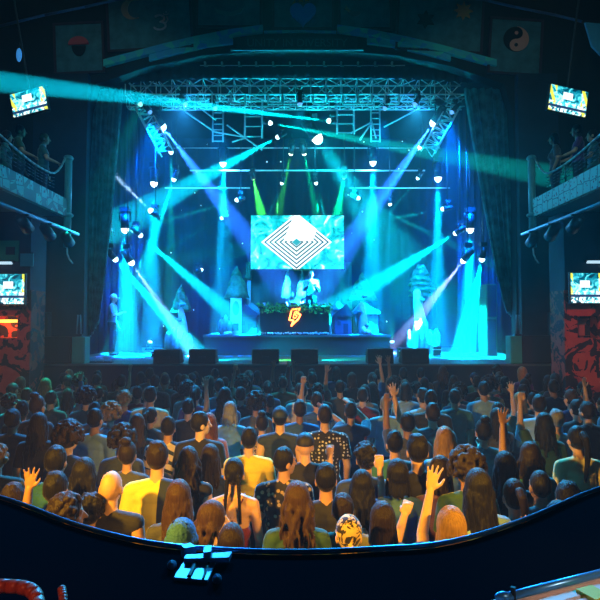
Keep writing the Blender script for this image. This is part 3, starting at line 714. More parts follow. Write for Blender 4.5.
# ------------------------------------------------------------------ balconies
soffit_m = mat('soffit_paint', (.07, .20, .24), .6, bump=.2, bscale=4)
for s, nm in ((-1, 'left'), (1, 'right')):
    XF = s*4.97
    x0, x1 = sorted((s*XW, XF+s*.1))
    sbox('floor_balcony_%s' % nm, x0, x1, 4.5, 11.0, 4.86, 4.92, soffit_m)
    xa, xb = sorted((XF, XF+s*.1))
    sbox('trim_%d' % (6 if s < 0 else 7), xa, xb, 4.5, 11.0, 4.84, 5.22, fascia_m)
    other = 'the bearded onlooker' if s < 0 else 'the purple-topped onlooker'
    t = thing('balcony_railing', 'wavy balcony railing with thin bars below '+other, 'railing', (XF+s*.05, 11, 5.22))
    pts = []
    for i in range(41):
        u = i/40; Y = -u*6.3
        z = .48+.10*math.sin(2*PI*(Y/4.2))-.02 + (.42*max(0, 1-u/.10)**2)
        pts.append(Vector((0, Y-.02, z)))
    bm = bm_new(); tube(bm, pts, .022, 8); obj('handrail', bm, mat('rail_metal', (.30, .48, .48), .35, .5), t, True)
    bm = bm_new()
    for k in range(4):
        q = [Vector((0, p.y, .08+(p.z-.08)*(k+.6)/5)) for p in pts[3:]]
        tube(bm, q, .008, 6)
    obj('wire', bm, dark_metal, t, True)
    for i in (8, 16, 24, 32, 40):
        bm = bm_new(); cone(bm, (0, pts[i].y, 0), (0, pts[i].y, pts[i].z), .018, .018, 8); obj('baluster', bm, dark_metal, t, True)
    t = thing('railing_post', 'teal corner post at the stage end of the balcony of '+other, 'post', (XF+s*.02, 11.08, 4.15))
    bm = bm_new(); cone(bm, (0, 0, .05), (0, 0, 1.95), .075, .075, 14); obj('shaft', bm, mat('post_teal', (.10, .38, .40), .35, bump=.3, bscale=10), t, True)
    bm = bm_new(); ell(bm, (0, 0, 1.98), (.1, .1, .07)); obj('cap', bm, mat('post_teal', (.1, .4, .4), .35), t, True)
    bm = bm_new(); ell(bm, (0, 0, .74), (.12, .12, .06)); obj('collar', bm, mat('post_teal', (.1, .4, .4), .35), t, True)
    bm = bm_new(); tube(bm, [Vector((0, 0, .05)), Vector((-s*.01, 0, -.1)), Vector((-s*.05, 0, -.2)), Vector((-s*.13, 0, -.3))] if s < 0 else [Vector((0, 0, .05)), Vector((.01, 0, -.1)), Vector((.05, 0, -.2)), Vector((.12, 0, -.3))], .018, 8); obj('hook', bm, metal_m, t, True)
    # rigging pipe and cans under the balcony
    xp = s*4.62
    bm = bm_new(); cone(bm, (xp, 6.0, 4.42), (xp, 10.75, 4.42), .035, .035, 10)
    tag(obj('rigging_pipe', bm, mat('pipe_blue', (.12, .34, .5), .4, .3), None, True), 'rigging pipe running under the balcony of '+other, 'pipe')
    for i, Y in enumerate((8.6, 9.4, 10.2)):
        wh = ('nearest the hall', 'in the middle of its pipe', 'nearest the stage')[i]
        t = thing('can_spotlight', 'black can light %s under the balcony of %s' % (wh, other), 'spotlight', (xp, Y, 4.42), 0, 'can lights under the balconies')
        bm = bm_new(); cone(bm, (0, -.08, -.10), (s*.02, .22, -.24), .085, .105, 14); obj('can_body', bm, dark_metal, t, True)
        bm = bm_new(); box(bm, (0, 0, -.04), (.20, .04, .03)); obj('yoke', bm, dark_metal, t)
    # strip light at the rear edge
    c = P(3, 263, 10.45) if s < 0 else P(596, 262, 10.45)
    t = thing('wall_lamp', 'white strip lamp on the wall above the lower TV by '+('the orange niche' if s < 0 else 'the mural'), 'lamp', c)
    bm = bm_new(); box(bm, (0, 0, 0), (.34, .08, .05)); obj('diffuser', bm, mat('lamp_white', (.7, .8, .85), .5, emit=(.6, .85, 1), es=.9), t)
    bm = bm_new(); box(bm, (0, .05, .03), (.38, .06, .05)); obj('housing', bm, dark_metal, t)
t = thing('wall_panel', 'dull green square sign with a dark centre on the wall over the strip lamp', 'sign', P(9, 251, 10.53))
bm = bm_new(); box(bm, (0, 0, 0), (.40, .03, .42)); obj('board', bm, mat('sign_green', (.05, .22, .12), .6), t)
bm = bm_new(); box(bm, (.04, -.02, 0), (.18, .02, .16)); obj('centre_square', bm, ink, t)
t = thing('wall_panel', 'pale teal blank square plate beside the dull green sign', 'sign', P(27, 260, 10.53))
bm = bm_new(); box(bm, (0, 0, 0), (.26, .03, .26)); obj('plate', bm, mat('plate_teal', (.08, .28, .32), .5), t)
bm = bm_new(); box(bm, (0, -.01, .14), (.28, .03, .02)); obj('top_edge', bm, dark_metal, t)
# ceiling rail and blue-lit panels high at the sides
for s in (-1, 1):
    bm = bm_new()
    pts = [P(300+s*a, b, 12.3) for a, b in ((325, 34), (300, 26), (255, 15), (215, 7), (185, 0), (140, -6))]
    tube(bm, pts, .03, 8)
    tag(obj('ceiling_rail', bm, mat('rail_blue', (.10, .22, .5), .4, .4), None, True), 'curved metal rail high under the ceiling over the '+('Om sign' if s < 0 else 'yin-yang')+' side', 'rail')
t = thing('hanging_banner', 'pale blue lit banner strip high by the ceiling beyond the yin-yang panel', 'banner', P(594, 34, 11.6))  # a blue-lit wall panel, no banner
bm = bm_new(); poly(bm, [P(585, 22, 11.6)-P(594, 34, 11.6), P(604, 24, 11.6)-P(594, 34, 11.6), P(604, 58, 11.6)-P(594, 34, 11.6), P(592, 46, 11.6)-P(594, 34, 11.6)], Vector((0, .05, 0))); obj('cloth', bm, mat('banner_blue', (.10, .5, .8), .6), t)  # a wall panel with its blue light put into the base colour
bm = bm_new(); box(bm, (0, .03, .30), (.5, .06, .05)); obj('top_bar', bm, dark_metal, t)
t = thing('hanging_lantern', 'small blue leaf-shaped lantern on the wall high above the upper TV by the Om sign', 'lamp', P(19, 55, 11.6))  # stands in for a blue-lit patch of wall, no lantern
bm = bm_new(); ell(bm, (0, 0, 0), (.06, .05, .16)); obj('glass', bm, mat('lantern_blue', (.1, .4, .8), .4, emit=(.05, .3, .8), es=.6), t, True)  # added glow for a blue-lit patch of wall, no lamp
bm = bm_new(); cone(bm, (0, 0, .14), (.02, 0, .3), .02, .01, 8); obj('hook', bm, dark_metal, t, True)

# ------------------------------------------------------------------ moving lights and their beams
LIGHTS = []
lens_cache = {}
def lens_mat(col, es):
    k = 'lens_%02x%02x%02x_%d' % (*[int(c*255) for c in col], int(es*10))
    m = mat(k, (.1, .1, .1), .3, emit=col, es=es); m.cycles.emission_sampling = 'NONE'; return m
def beam(p0, Y0, p1, Y1, col, watts, ang, label, r=.05, lens=None, size=.12, rod=True, blend=.25, rodz=8.5, soft=None, es=5., glow=0, col2=None):
    a = P(*p0, Y0); b = P(*p1, Y1); d = (b-a).normalized()
    t = thing('moving_head_spotlight', label, 'spotlight', a, 0, 'moving head lights over the stage')
    hd = bm_new(); cone(hd, -d*.02-d*size*2.0, -d*.012, size*.55, size*.62, 16); cone(hd, -d*size*2.35, -d*size*2.0, size*.35, size*.55, 16)
    obj('head', hd, dark_metal, t, True)
    lb = bm_new(); cone(lb, -d*.011, -d*.001, size*.56, size*.56, 16); ell(lb, d*size*.12, size*.5, None, 14, 8) 
    obj('lens', lb, lens_mat(lens or (.6, .95, 1), es), t, True)
    side = d.cross(Vector((0, 0, 1)))
    side = side.normalized() if side.length > .1 else Vector((1, 0, 0))
    yk = bm_new(); c = -d*size*1.1
    for s in (-1, 1): tube(yk, [c+side*s*size*.62, c+side*s*size*.8, c+side*s*size*.8+Vector((0, 0, size*1.25))], size*.09, 8)
    cone(yk, c+side*size*.85+Vector((0, 0, size*1.25)), c-side*size*.85+Vector((0, 0, size*1.25)), size*.09, size*.09, 8)
    obj('yoke', yk, dark_metal, t, True)
    bs = bm_new(); box(bs, c+Vector((0, 0, size*1.65)), (size*1.2, size*1.0, size*.7)); obj('base_box', bs, black, t)
    if rod and rodz > a.z+.3:
        rb = bm_new(); cone(rb, c+Vector((0, 0, size*1.9)), Vector((c.x, c.y, rodz-a.z)), .014, .014, 6); obj('hanger_rod', rb, dark_metal, t, True)
    l = bpy.data.lights.new('beam_light', 'SPOT'); l.energy = watts*K; l.color = col; l.spot_size = math.radians(ang); l.spot_blend = blend
    l.shadow_soft_size = soft if soft is not None else .02
    lo = bpy.data.objects.new('beam_light', l); COL.objects.link(lo)
    lo.parent = t; lo.location = d*(.015+size*.63)
    lo.rotation_euler = d.to_track_quat('-Z', 'Y').to_euler()
    if glow:
        l = bpy.data.lights.new('lens_spill', 'POINT'); l.energy = glow; l.color = col2 or col; l.shadow_soft_size = .02
        lo = bpy.data.objects.new('lens_spill', l); COL.objects.link(lo); lo.parent = t; lo.location = d*(.02+size*.65)
    return t
CY = (0, .72, 1.0); CB = (0, .42, 1.0); BL = (.02, .16, 1.0); WB = (.35, .62, 1.0); LV = (.30, .42, 1.0); GR = (.05, 1.0, .06); GT = (0, 1.0, .4); TE = (0, .85, .8)
K = 10.5
def kb(*a, **k): return beam(*a, **k)
# p0, Y0 -> p1, Y1
beam((329, 121), 13.9, (20, 84), 9.5, CY, 300000, 3.0, 'spotlight throwing the long horizontal cyan beam out over the balcony with the Om sign above')
beam((270, 123), 14.6, (600, 185), 11.5, TE, 60000, 4.5, 'spotlight throwing a thin then spreading teal beam across the glaring light')
beam((317, 138), 14.9, (362, 205), 14.9, CY, 15000, 22, 'largest glaring white spotlight tilted down towards the audience', size=.30, lens=(.9, 1, 1), soft=.15, glow=300, col2=(0, .75, 1))
beam((278, 137), 15.0, (188, 186), 15.4, CY, 60000, 11, 'spotlight throwing a cyan cone down across the upper light row beside a hanging ladder')
DOWN = dict(r=.12, size=.19, lens=(.85, .97, 1), soft=.09, glow=90, col2=(.08, .45, 1))
beam((223, 163), 15.8, (225, 330), 16.8, CB, 95000, 11, 'white downlight above the tall topiary behind the door panel', **DOWN)
beam((373, 162), 15.8, (371, 330), 16.8, CB, 95000, 11, 'white downlight above the birch trunk on the riser', **DOWN)
beam((438, 178), 15.2, (437, 340), 15.6, CB, 95000, 9, 'white downlight straight above the layered beehive tree', **DOWN)
beam((154, 183), 15.2, (151, 340), 15.4, CB, 95000, 9, 'white downlight above the gap between the stagehand and stump cluster', **DOWN)
beam((125, 229), 14.2, (128, 352), 14.6, CB, 80000, 14, 'white downlight low over the stagehand', **DOWN)
beam((470, 229), 14.2, (467, 352), 14.6, CB, 80000, 13, 'white downlight low over the tall grille speakers', **DOWN)
beam((253, 178), 16.0, (262, 216), 18.6, GR, 34000, 9, 'green spotlight above the screen corner near the downlight over the topiary', lens=(.5, 1, .4))
beam((344, 177), 16.0, (337, 216), 18.6, GT, 30000, 9, 'green spotlight above the screen corner near the glaring light', lens=(.5, 1, .6))
beam((291, 153), 16.2, (276, 226), 18.6, GR, 9000, 8, 'small pale green spotlight over the screen, first of a close pair', lens=(.8, 1, .7), size=.14)
beam((304, 153), 16.2, (319, 226), 18.6, GT, 9000, 8, 'small pale green spotlight over the screen, nearer the glaring light of a close pair', lens=(.8, 1, .8), size=.14)
beam((282, 183), 15.8, (262, 232), 16.2, TE, 9000, 4, 'slim white light above the screen aimed down outwards past the green beam', size=.10)
beam((316, 183), 15.6, (349, 310), 15.6, TE, 22000, 4, 'slim white light whose thin beam passes over the screen to the dark house', size=.10)
beam((151, 211), 14.0, (103, 164), 12.9, WB, 22000, 7, 'spotlight aimed up onto the stage curtain near the stagehand', size=.14)
beam((171, 152), 15.0, (171, 215), 15.2, TE, 14000, 6, 'small spotlight aimed straight down beside the slanting truss leg above the stagehand', size=.12)
beam((174, 179), 14.8, (146, 262), 15.2, CY, 42000, 9, 'spotlight aimed down and outwards between two downlights on the stagehand side', size=.13)
beam((237, 200), 15.0, (118, 235), 13.6, TE, 20000, 3.2, 'spotlight throwing a thin beam sideways to the downlight over the stagehand', size=.11)
beam((140, 235), 14.0, (240, 322), 15.6, CY, 64000, 10, 'spotlight throwing a broad cyan cone down onto the riser corner by the door panel', size=.13)
beam((115, 259), 13.6, (190, 345), 14.6, CY, 70000, 11, 'spotlight low by the stage curtain throwing a wide cyan cone at the stump cluster', size=.14)
beam((131, 262), 13.9, (181, 335), 14.6, LV, 24000, 9, 'white spotlight low over the stagehand with a lavender beam', size=.16, lens=(.9, .97, 1), glow=40, col2=(.1, .5, 1))
beam((464, 260), 13.9, (418, 318), 15.3, LV, 28000, 10, 'white spotlight throwing a lavender beam at the trunk of the layered tree', size=.16, lens=(.9, .97, 1), glow=40, col2=(.1, .5, 1))
beam((482, 259), 13.6, (462, 356), 14.0, CY, 80000, 17, 'spotlight by the stage curtain throwing a wide cyan cone onto bare stage floor', size=.14)
beam((456, 233), 14.0, (352, 298), 16.9, CY, 70000, 11, 'spotlight throwing a broad cyan cone across to the wide pale play house', size=.13)
beam((443, 209), 14.4, (280, 240), 15.6, TE, 24000, 3.6, 'spotlight throwing a thin beam sideways across the edge of the screen', size=.11)
beam((358, 198), 15.2, (455, 246), 14.2, TE, 18000, 4, 'spotlight throwing a thin beam sideways towards the grille speakers', size=.11)
beam((390, 204), 15.6, (388, 275), 15.8, CB, 9000, 7, 'small faint downlight over the wide topiary by the birch trunk', size=.10)
beam((420, 147), 14.8, (385, 195), 15.4, CY, 22000, 6, 'spotlight beside the slanting truss leg above the layered tree', size=.12)
beam((418, 178), 15.6, (396, 205), 16.0, CY, 9000, 5, 'small spotlight between the birch and tree downlights', size=.10)
beam((162, 126), 13.7, (208, 186), 14.8, BL, 70000, 11, 'blue spotlight mounted on the slanting truss leg above the stagehand', size=.2, lens=(.5, .85, 1), glow=50)
beam((434, 122), 13.7, (392, 182), 14.8, BL, 70000, 11, 'blue spotlight mounted on the slanting truss leg above the layered tree', size=.2, lens=(.5, .85, 1), glow=50)
beam((201, 270), 14.9, (285, 238), 16.8, TE, 6000, 5, 'faint spotlight low beside the topiary aimed up across to the screen', size=.10, rod=False)
beam((222, 218), 16.0, (180, 242), 15.6, TE, 5000, 5, 'small faint spotlight high behind the topiary aimed towards the stagehand', size=.10)
# wide washes added on the truss to tint the haze and rim heads
def wash(p0, Y0, tgt, col, watts, ang, label, lens, z=None, blend=.9, soft=.1):
    a = P(*p0, Y0); b = Vector(tgt)
    d = b-a; q = a+d
    t = beam(p0, Y0, (300, 300), Y0, col, 1, 10, label, size=.11, es=1.5, lens=lens, rod=True)
    for ch in list(t.children):
        if ch.type == 'LIGHT': lo = ch
    l = lo.data; l.energy = watts; l.spot_size = math.radians(ang); l.spot_blend = blend; l.shadow_soft_size = soft
    lo.rotation_euler = d.to_track_quat('-Z', 'Y').to_euler(); lo.location = d.normalized()*.22
    return t
WL = (.10, .35, .8)
wash((150, 112), 13.4, (-4.2, 16.5, 1.6), (.0, .13, 1), 42000, 62, 'blue wash light at the truss end above the stagehand', WL)
wash((452, 112), 13.4, (4.2, 16.5, 1.6), (.0, .13, 1), 42000, 62, 'blue wash light at the truss end above the layered tree', WL)
wash((215, 108), 13.2, (-2.0, 17.5, 2.2), (.0, .22, 1), 8000, 60, 'blue wash light on the truss beside the slim door-side ladder', WL)
wash((385, 108), 13.2, (2.0, 17.5, 2.2), (.0, .22, 1), 8000, 60, 'blue wash light on the truss beside the slim glare-side ladder', WL)
wash((185, 104), 12.9, (-1.6, 4.5, 1.3), (.02, .36, 1), 11500, 44, 'blue audience wash light on the truss near the stagehand end', WL)
wash((415, 104), 12.9, (1.6, 4.5, 1.3), (.02, .48, 1), 11500, 44, 'blue audience wash light on the truss near the layered tree end', WL)
wash((300, 104), 12.9, (0, 8.0, 1.5), (.0, .6, 1), 3500, 46, 'cyan audience wash light on the truss over the screen', WL)
wash((140, 104), 12.8, (-4.4, 8.6, 1.6), (.0, .95, .75), 6000, 22, 'green wash light at the truss end aimed at the crowd near the niche', (.3, 1, .7))
# hall lamps out of view: a warm spotlight, then added fill and house lights
def hall_spot(name, loc, tgt, col, watts, ang, label, cat='spotlight', soft=.08, blend=.5, es=4.):
    loc = Vector(loc); d = (Vector(tgt)-loc).normalized()
    t = thing(name, label, cat, loc)
    hd = bm_new(); cone(hd, -d*.34, -d*.01, .10, .12, 16); obj('can_body', hd, dark_metal, t, True)
    lb = bm_new(); cone(lb, -d*.009, 0*d, .11, .11, 16); obj('lens', lb, lens_mat(col, es), t, True)
    yk = bm_new(); side = d.cross(Vector((0, 0, 1))).normalized()
    for s in (-1, 1): tube(yk, [-d*.16+side*s*.12, -d*.16+side*s*.15, -d*.16+side*s*.15+Vector((0, 0, .25))], .012, 8)
    cone(yk, -d*.16+side*.16+Vector((0, 0, .25)), -d*.16-side*.16+Vector((0, 0, .25)), .012, .012, 8); obj('yoke', yk, dark_metal, t, True)
    rb = bm_new(); cone(rb, -d*.16+Vector((0, 0, .25)), Vector((-d.x*.16, -d.y*.16, (4.88 if loc.z < 4.8 else ZC)-loc.z)), .015, .015, 8); obj('hanger_rod', rb, dark_metal, t, True)
    l = bpy.data.lights.new('lamp_light', 'SPOT'); l.energy = watts; l.color = col; l.spot_size = math.radians(ang); l.spot_blend = blend; l.shadow_soft_size = soft
    lo = bpy.data.objects.new('lamp_light', l); COL.objects.link(lo); lo.parent = t; lo.location = d*.02; lo.rotation_euler = d.to_track_quat('-Z', 'Y').to_euler()
    return t
hall_spot('warm_spotlight', (-2.5, 1.75, 3.1), (-.5, 4.0, 1.15), (1, .48, .025), 1300, 66, 'warm amber hall spotlight over the parapet end by the wooden rail')
hall_spot('warm_spotlight', (2.5, 1.75, 3.1), (.1, 4.0, 1.35), (1, .48, .025), 800, 42, 'smaller warm amber hall spotlight over the parapet end by the slatted tray')  # added fill for the other flank of the crowd
hall_spot('house_light', (-3.4, 6.2, 8.8), (-5.0, 12.2, 6.5), (.42, .74, .70), 170, 75, 'teal house light aimed at the frieze and balcony on the Om sign side', es=1.)  # house lights added to lift frieze and balconies
hall_spot('house_light', (3.4, 6.2, 8.8), (5.0, 12.2, 6.5), (.42, .74, .70), 170, 75, 'teal house light aimed at the frieze and balcony on the yin-yang side', es=1.)
hall_spot('house_light', (-4.9, 6.0, 4.6), (-5.8, 9.6, 3.6), (.1, .6, 1.), 90, 80, 'blue house light aimed under the balcony of the bearded onlooker', es=1.)
hall_spot('house_light', (4.9, 6.0, 4.6), (5.8, 9.6, 3.6), (.1, .6, 1.), 90, 80, 'blue house light aimed under the balcony of the purple-topped onlooker', es=1.)
hall_spot('red_lamp', (5.4, 7.6, 4.5), (5.9, 10.6, 1.6), (1, .12, .05), 160, 50, 'small red hall lamp aimed at the mural wall by the framed picture', es=1.)
hall_spot('red_lamp', (-5.4, 7.6, 4.5), (-5.7, 10.6, 1.6), (1, .16, .05), 90, 50, 'small red hall lamp aimed at the mural wall by the orange niche', es=1.)

def floor_light(px, Y, zb, tgt, col, watts, ang, label):  # unseen lights added to brighten truss, drape and stage floor
    b = P(px, 300, Y); loc = Vector((b.x, Y, zb)); c = Vector((0, 0, .22)); d = (Vector(tgt)-loc-c).normalized()
    t = thing('floor_light', label, 'spotlight', loc)  # added unseen light
    bm = bm_new(); box(bm, (0, 0, .03), (.26, .22, .06)); obj('base_box', bm, black, t)
    bm = bm_new(); cone(bm, c-d*.12, c+d*.08, .07, .09, 14); obj('head', bm, dark_metal, t, True)
    bm = bm_new(); cone(bm, c+d*.081, c+d*.09, .08, .08, 14); obj('lens', bm, lens_mat((.3, .9, 1), 3.), t, True)
    bm = bm_new()
    for s in (-.11, .11): cone(bm, (s, 0, .05), (s, 0, .24), .012, .012, 6)
    cone(bm, (-.11, 0, .22), (.11, 0, .22), .01, .01, 6); obj('yoke', bm, dark_metal, t)
    l = bpy.data.lights.new('uplight', 'SPOT'); l.energy = watts; l.color = col; l.spot_size = math.radians(ang); l.spot_blend = .7; l.shadow_soft_size = .06
    lo = bpy.data.objects.new('uplight', l); COL.objects.link(lo); lo.parent = t; lo.location = c+d*.16; lo.rotation_euler = d.to_track_quat('-Z', 'Y').to_euler()
floor_light(150, 17.8, ZS, (-1.6, 13.4, 8.6), (0, .75, .9), 7000, 46, 'floor light behind the stump cluster aimed up at the front truss')
floor_light(392, 17.8, ZS, (1.6, 13.4, 8.6), (0, .75, .9), 7000, 46, 'floor light behind the riser corner aimed up at the front truss')
floor_light(300, 18.0, ZR, (0, 18.3, 3.6), (.05, 1, .25), 500, 70, 'green floor light behind the booth under the screen')

floor_light(207, 12.75, ZS, (-1.75, 13.4, 1.64), (0, .8, 1), 800, 52, 'floor light hidden behind the monitor before the door panel corner')
floor_light(268, 12.75, ZS, (-.38, 13.1, 1.64), (.1, 1, .1), 600, 44, 'floor light hidden behind the bottle-side monitor')
floor_light(306, 12.75, ZS, (1.15, 13.4, 1.64), (0, 1, .72), 900, 54, 'floor light hidden behind the DJ-side monitor')
hall_spot('house_light', (2.6, 6.4, 8.8), (-5.05, 12.9, 3.9), (.08, .9, 1), 420, 13, 'narrow cyan house light aimed across at the stagehand-side curtain', es=1.)  # pair added to brighten the curtain fronts
hall_spot('house_light', (-2.6, 6.4, 8.8), (5.05, 12.9, 4.0), (.08, .9, 1), 420, 13, 'narrow cyan house light aimed across at the grille-side curtain', es=1.)
hall_spot('corner_lamp', (1.9, -1.2, 4.4), (.80, 1.18, 1.83), (1, .72, .55), 260, 13, 'small pale hall lamp behind the photographer aimed at the slatted tray', es=1.)  # pair added to light the two near parapet corners
hall_spot('corner_lamp', (-1.9, -1.2, 4.4), (-.72, 1.12, 1.83), (1, .25, .12), 170, 12, 'small red hall lamp behind the photographer aimed at the wooden rail', es=1.)
hall_spot('warm_spotlight', (-2.6, 2.0, 3.7), (2.25, 4.35, 1.3), (1, .55, .05), 900, 13, 'narrow warm amber hall spotlight aimed across at the woman with the ponytail', es=2.)  # added only to put amber light on her tee
# ------------------------------------------------------------------ people
SW = {'m': .195, 'f': .168}
REST = ((.05, -.02, -.28), (-.01, .10, -.24), 'relaxed')
FWD = ((.03, .10, -.26), (-.10, .21, .10), 'fist')
UP = ((.05, .10, .26), (-.02, .05, .26), 'open')
UPF = ((.04, .16, .23), (-.03, .06, .25), 'fist')
OUT = ((.20, .03, .20), (.05, .05, .25), 'open')
VERT = ((.06, .20, -.16), (.0, .03, .26), 'fist')
NEARHEAD = ((.05, .05, .0), (-.04, -.02, .26), 'open')
UPIN = ((-.02, .14, .18), (-.06, .03, .26), 'open')
HIGHVERT = ((.03, .20, .08), (-.02, .0, .27), 'fist')
DIAGUP = ((-.08, .22, -.02), (.09, .06, .22), 'fist')
WAVELOW = ((-.02, .22, -.18), (-.04, .06, .22), 'open')
LEAN = ((.06, .10, -.25), (-.05, .20, -.06), 'fist')
DIAG = ((.10, .20, -.15), (.15, .08, .20), 'fist')
CLAP = ((.04, .22, .10), (-.19, .10, .19), 'flat')
CLAPL = ((-.10, .24, .06), (.22, .09, .16), 'flat')
POINT = ((.02, .18, .20), (-.01, .03, .26), 'point')
LOWUP = ((.05, .16, -.10), (-.04, .05, .26), 'open')
def hand(bm, W, u, side, style, s=1.):
    u = u.normalized(); side = (side-u*side.dot(u)).normalized(); nn = u.cross(side)
    M = Matrix((side, nn, u)).transposed().to_4x4(); M.translation = W
    ell(bm, (0, 0, .045), (.040, .016, .052), M, 12, 8)
    fl = (.066, .076, .071, .055)
    for i in range(4):
        x = -.030+.020*i; spread = {'open': .35, 'flat': .08, 'relaxed': .1}.get(style, .06)*(i-1.5)/1.5
        L = fl[i]
        a = Vector((x, 0, .085))
        if style in ('fist', ) or (style == 'point' and i != 0):
            b = a+Vector((0, .030, .018)); c = b+Vector((0, .014, -.030)); rr = .0105
        elif style == 'relaxed':
            b = a+Vector((spread*L*.4, .018, L*.48)); c = b+Vector((spread*L*.3, .024, L*.32)); rr = .009
        else:
            b = a+Vector((spread*L*.55, .004, L*.55)); c = b+Vector((spread*L*.5, .008, L*.48)); rr = .009
        cone(bm, a-Vector((0, 0, .02)), b, rr+.001, rr, 8, M0=M, ends=True); cone(bm, b, c, rr, rr*.85, 8, M0=M, ends=True)
    t0 = Vector((-.034, .002, .025)); t1 = t0+(Vector((-.026, .012, .030)) if style != 'fist' else Vector((-.010, .026, .024))); t2 = t1+(Vector((-.010, .006, .030)) if style != 'fist' else Vector((.022, .012, .012)))
    cone(bm, t0, t1, .013, .011, 8, M0=M, ends=True); cone(bm, t1, t2, .011, .009, 8, M0=M, ends=True)
def arm_pts(g, arm, sgn, extra=0.):
    S = Vector((sgn*SW[g], 0, 1.40)); e, w, st = arm
    E = S+Vector((sgn*e[0], e[1], e[2])); W = E+Vector((sgn*w[0], w[1], w[2]))
    return S, E, W, st
HEADP = Vector((0, .015, 1.55))
def head_shapes(bm, M):
    ell(bm, (0, .005, .115), (.076, .096, .108), M)
    ell(bm, (0, .040, .050), (.056, .062, .064), M)
    ell(bm, (0, .060, .012), (.034, .034, .026), M, 10, 8)
    cone(bm, (0, .095, .115), (0, .121, .075), .010, .016, 8, M0=M, ends=True)
    for s in (-1, 1):
        ell(bm, (s*.077, .0, .085), (.011, .024, .036), M, 10, 8)
        ell(bm, (s*.031, .083, .110), (.016, .012, .011), M, 10, 8)
        ell(bm, (s*.032, .088, .130), (.024, .011, .009), M, 10, 8)
        ell(bm, (s*.042, .066, .070), (.022, .020, .022), M, 10, 8)
    ell(bm, (0, .092, .043), (.024, .012, .011), M, 10, 8)
BODY = {}
def body_mesh(g, armL, armR, yaw=0, hands_fine=False):
    key = (g, armL, armR, yaw)
    if key in BODY: return BODY[key]
    bm = Bag(); sw = SW[g]; f = g == 'f'
    HM = Matrix.Translation(HEADP) @ Matrix.Rotation(math.radians(yaw), 4, 'Z')
    ell(bm, (0, 0, .95), (.165 if f else .158, .115, .13)); ell(bm, (0, .005, 1.09), (.128 if f else .148, .098, .17))
    ell(bm, (0, 0, 1.26), (.138 if f else .168, .108, .19)); ell(bm, (0, -.01, 1.36), (sw*.88, .09, .10))
    if f:
        for s in (-1, 1): ell(bm, (s*.065, .085, 1.26), (.062, .055, .062))
    cone(bm, (0, -.008, 1.38), HEADP+Vector((0, 0, .03)), .058 if not f else .050, .050 if not f else .044, 14, ends=True)
    for s, arm in ((-1, armL), (1, armR)):
        cone(bm, (s*.03, -.01, 1.46), (s*sw*.95, 0, 1.405), .050, .055, 12, ends=True)
        S, E, W, st = arm_pts(g, arm, s)
        k = .88 if f else 1.
        cone(bm, S, E, .055*k, .042*k, 12, ends=True); cone(bm, E, W, .043*k, .028*k, 12, ends=True)
        hand(bm, W, (W-E), Vector((s, -.2 if arm[2] != 'flat' else .6, 0)), st)
        hip = Vector((s*.088, 0, .90)); kn = Vector((s*.10, .012, .49)); an = Vector((s*.105, -.015, .085))
        cone(bm, hip, kn, .086, .056, 12, ends=True); cone(bm, kn, an, .056, .038, 12, ends=True)
        cone(bm, an+Vector((0, 0, -.035)), an+Vector((s*.02, .15, -.05)), .045, .034, 10, ends=True)
    head_shapes(bm, HM)
    me = rem(bm, 'person', .0075, 2, .24)
    zmin = min(v.co.z for v in me.vertices)
    for v in me.vertices: v.co.z = max(v.co.z-zmin, 0)
    BODY[key] = me
    return me
SHIRT = {}
def shirt_mesh(g, armL, armR, typ):
    key = (g, armL, armR, typ)
    if key in SHIRT: return SHIRT[key]
    bm = Bag(); sw = SW[g]; f = g == 'f'; e = .014
    if typ == 'strappy':
        ell(bm, (0, .005, 1.09), (.128+e, .098+e, .15)); ell(bm, (0, .0, 1.18), (.136+e, .108+e, .12)); ell(bm, (0, .02, 1.25), (.125, .10+e, .09))
        for s in (-1, 1): ell(bm, (s*.065, .087, 1.26), (.072, .066, .068))
        for s in (-1, 1): tube(bm, [Vector((s*.065, .13, 1.30)), Vector((s*.085, .06, 1.475)), Vector((s*.08, -.055, 1.46)), Vector((-s*.04, -.122, 1.22))], .008, 6)
        me = rem(bm, 'top', .007, 1, .4)
    else:
        low = .88
        ell(bm, (0, 0, .97), ((.165 if f else .162)+e, .118+e, .13)); ell(bm, (0, .005, 1.09), ((.134 if f else .155)+e, .102+e, .18))
        ell(bm, (0, 0, 1.26), ((.140 if f else .172)+e, .110+e, .19)); ell(bm, (0, -.01, 1.36), (sw*.90+e, .092+e, .10))
        if f:
            for s in (-1, 1): ell(bm, (s*.065, .087, 1.26), (.072, .066, .070))
        for s, arm in ((-1, armL), (1, armR)):
            S, E, W, st = arm_pts(g, arm, s); k = .88 if f else 1.
            cone(bm, (s*.035, -.01, 1.45), (s*sw*.95, 0, 1.405), .058, .058+e*.8, 12, ends=True)
            if typ == 'tank': continue
            d = (E-S)
            ell(bm, S, .055*k+e, None, 12, 8)
            if typ == 'tee': cone(bm, S, S+d*.72, .055*k+e, .052*k+e*1.2, 14)
            else:
                cone(bm, S, E, .055*k+e, .044*k+e, 14); ell(bm, E, .044*k+e, None, 12, 8); cone(bm, E, E+(W-E)*.95, .044*k+e, .032*k+e*.8, 14)
        if typ == 'hoodie':
            ell(bm, (0, -.06, 1.47), (.105, .07, .065))
        me = rem(bm, 'shirt', .010, 2, .4)
    SHIRT[key] = me
    return me
def trousers():
    bm = Bag(); e = .014
    ell(bm, (0, 0, .93), (.168+e, .118+e, .115))
    for s in (-1, 1):
        hip = Vector((s*.088, 0, .90)); kn = Vector((s*.10, .012, .49)); an = Vector((s*.105, -.012, .10))
        cone(bm, hip, kn, .088+e, .060+e, 12, ends=True); cone(bm, kn, an, .060+e, .046+e, 12)
    return rem(bm, 'trousers', .016, 2, .5)
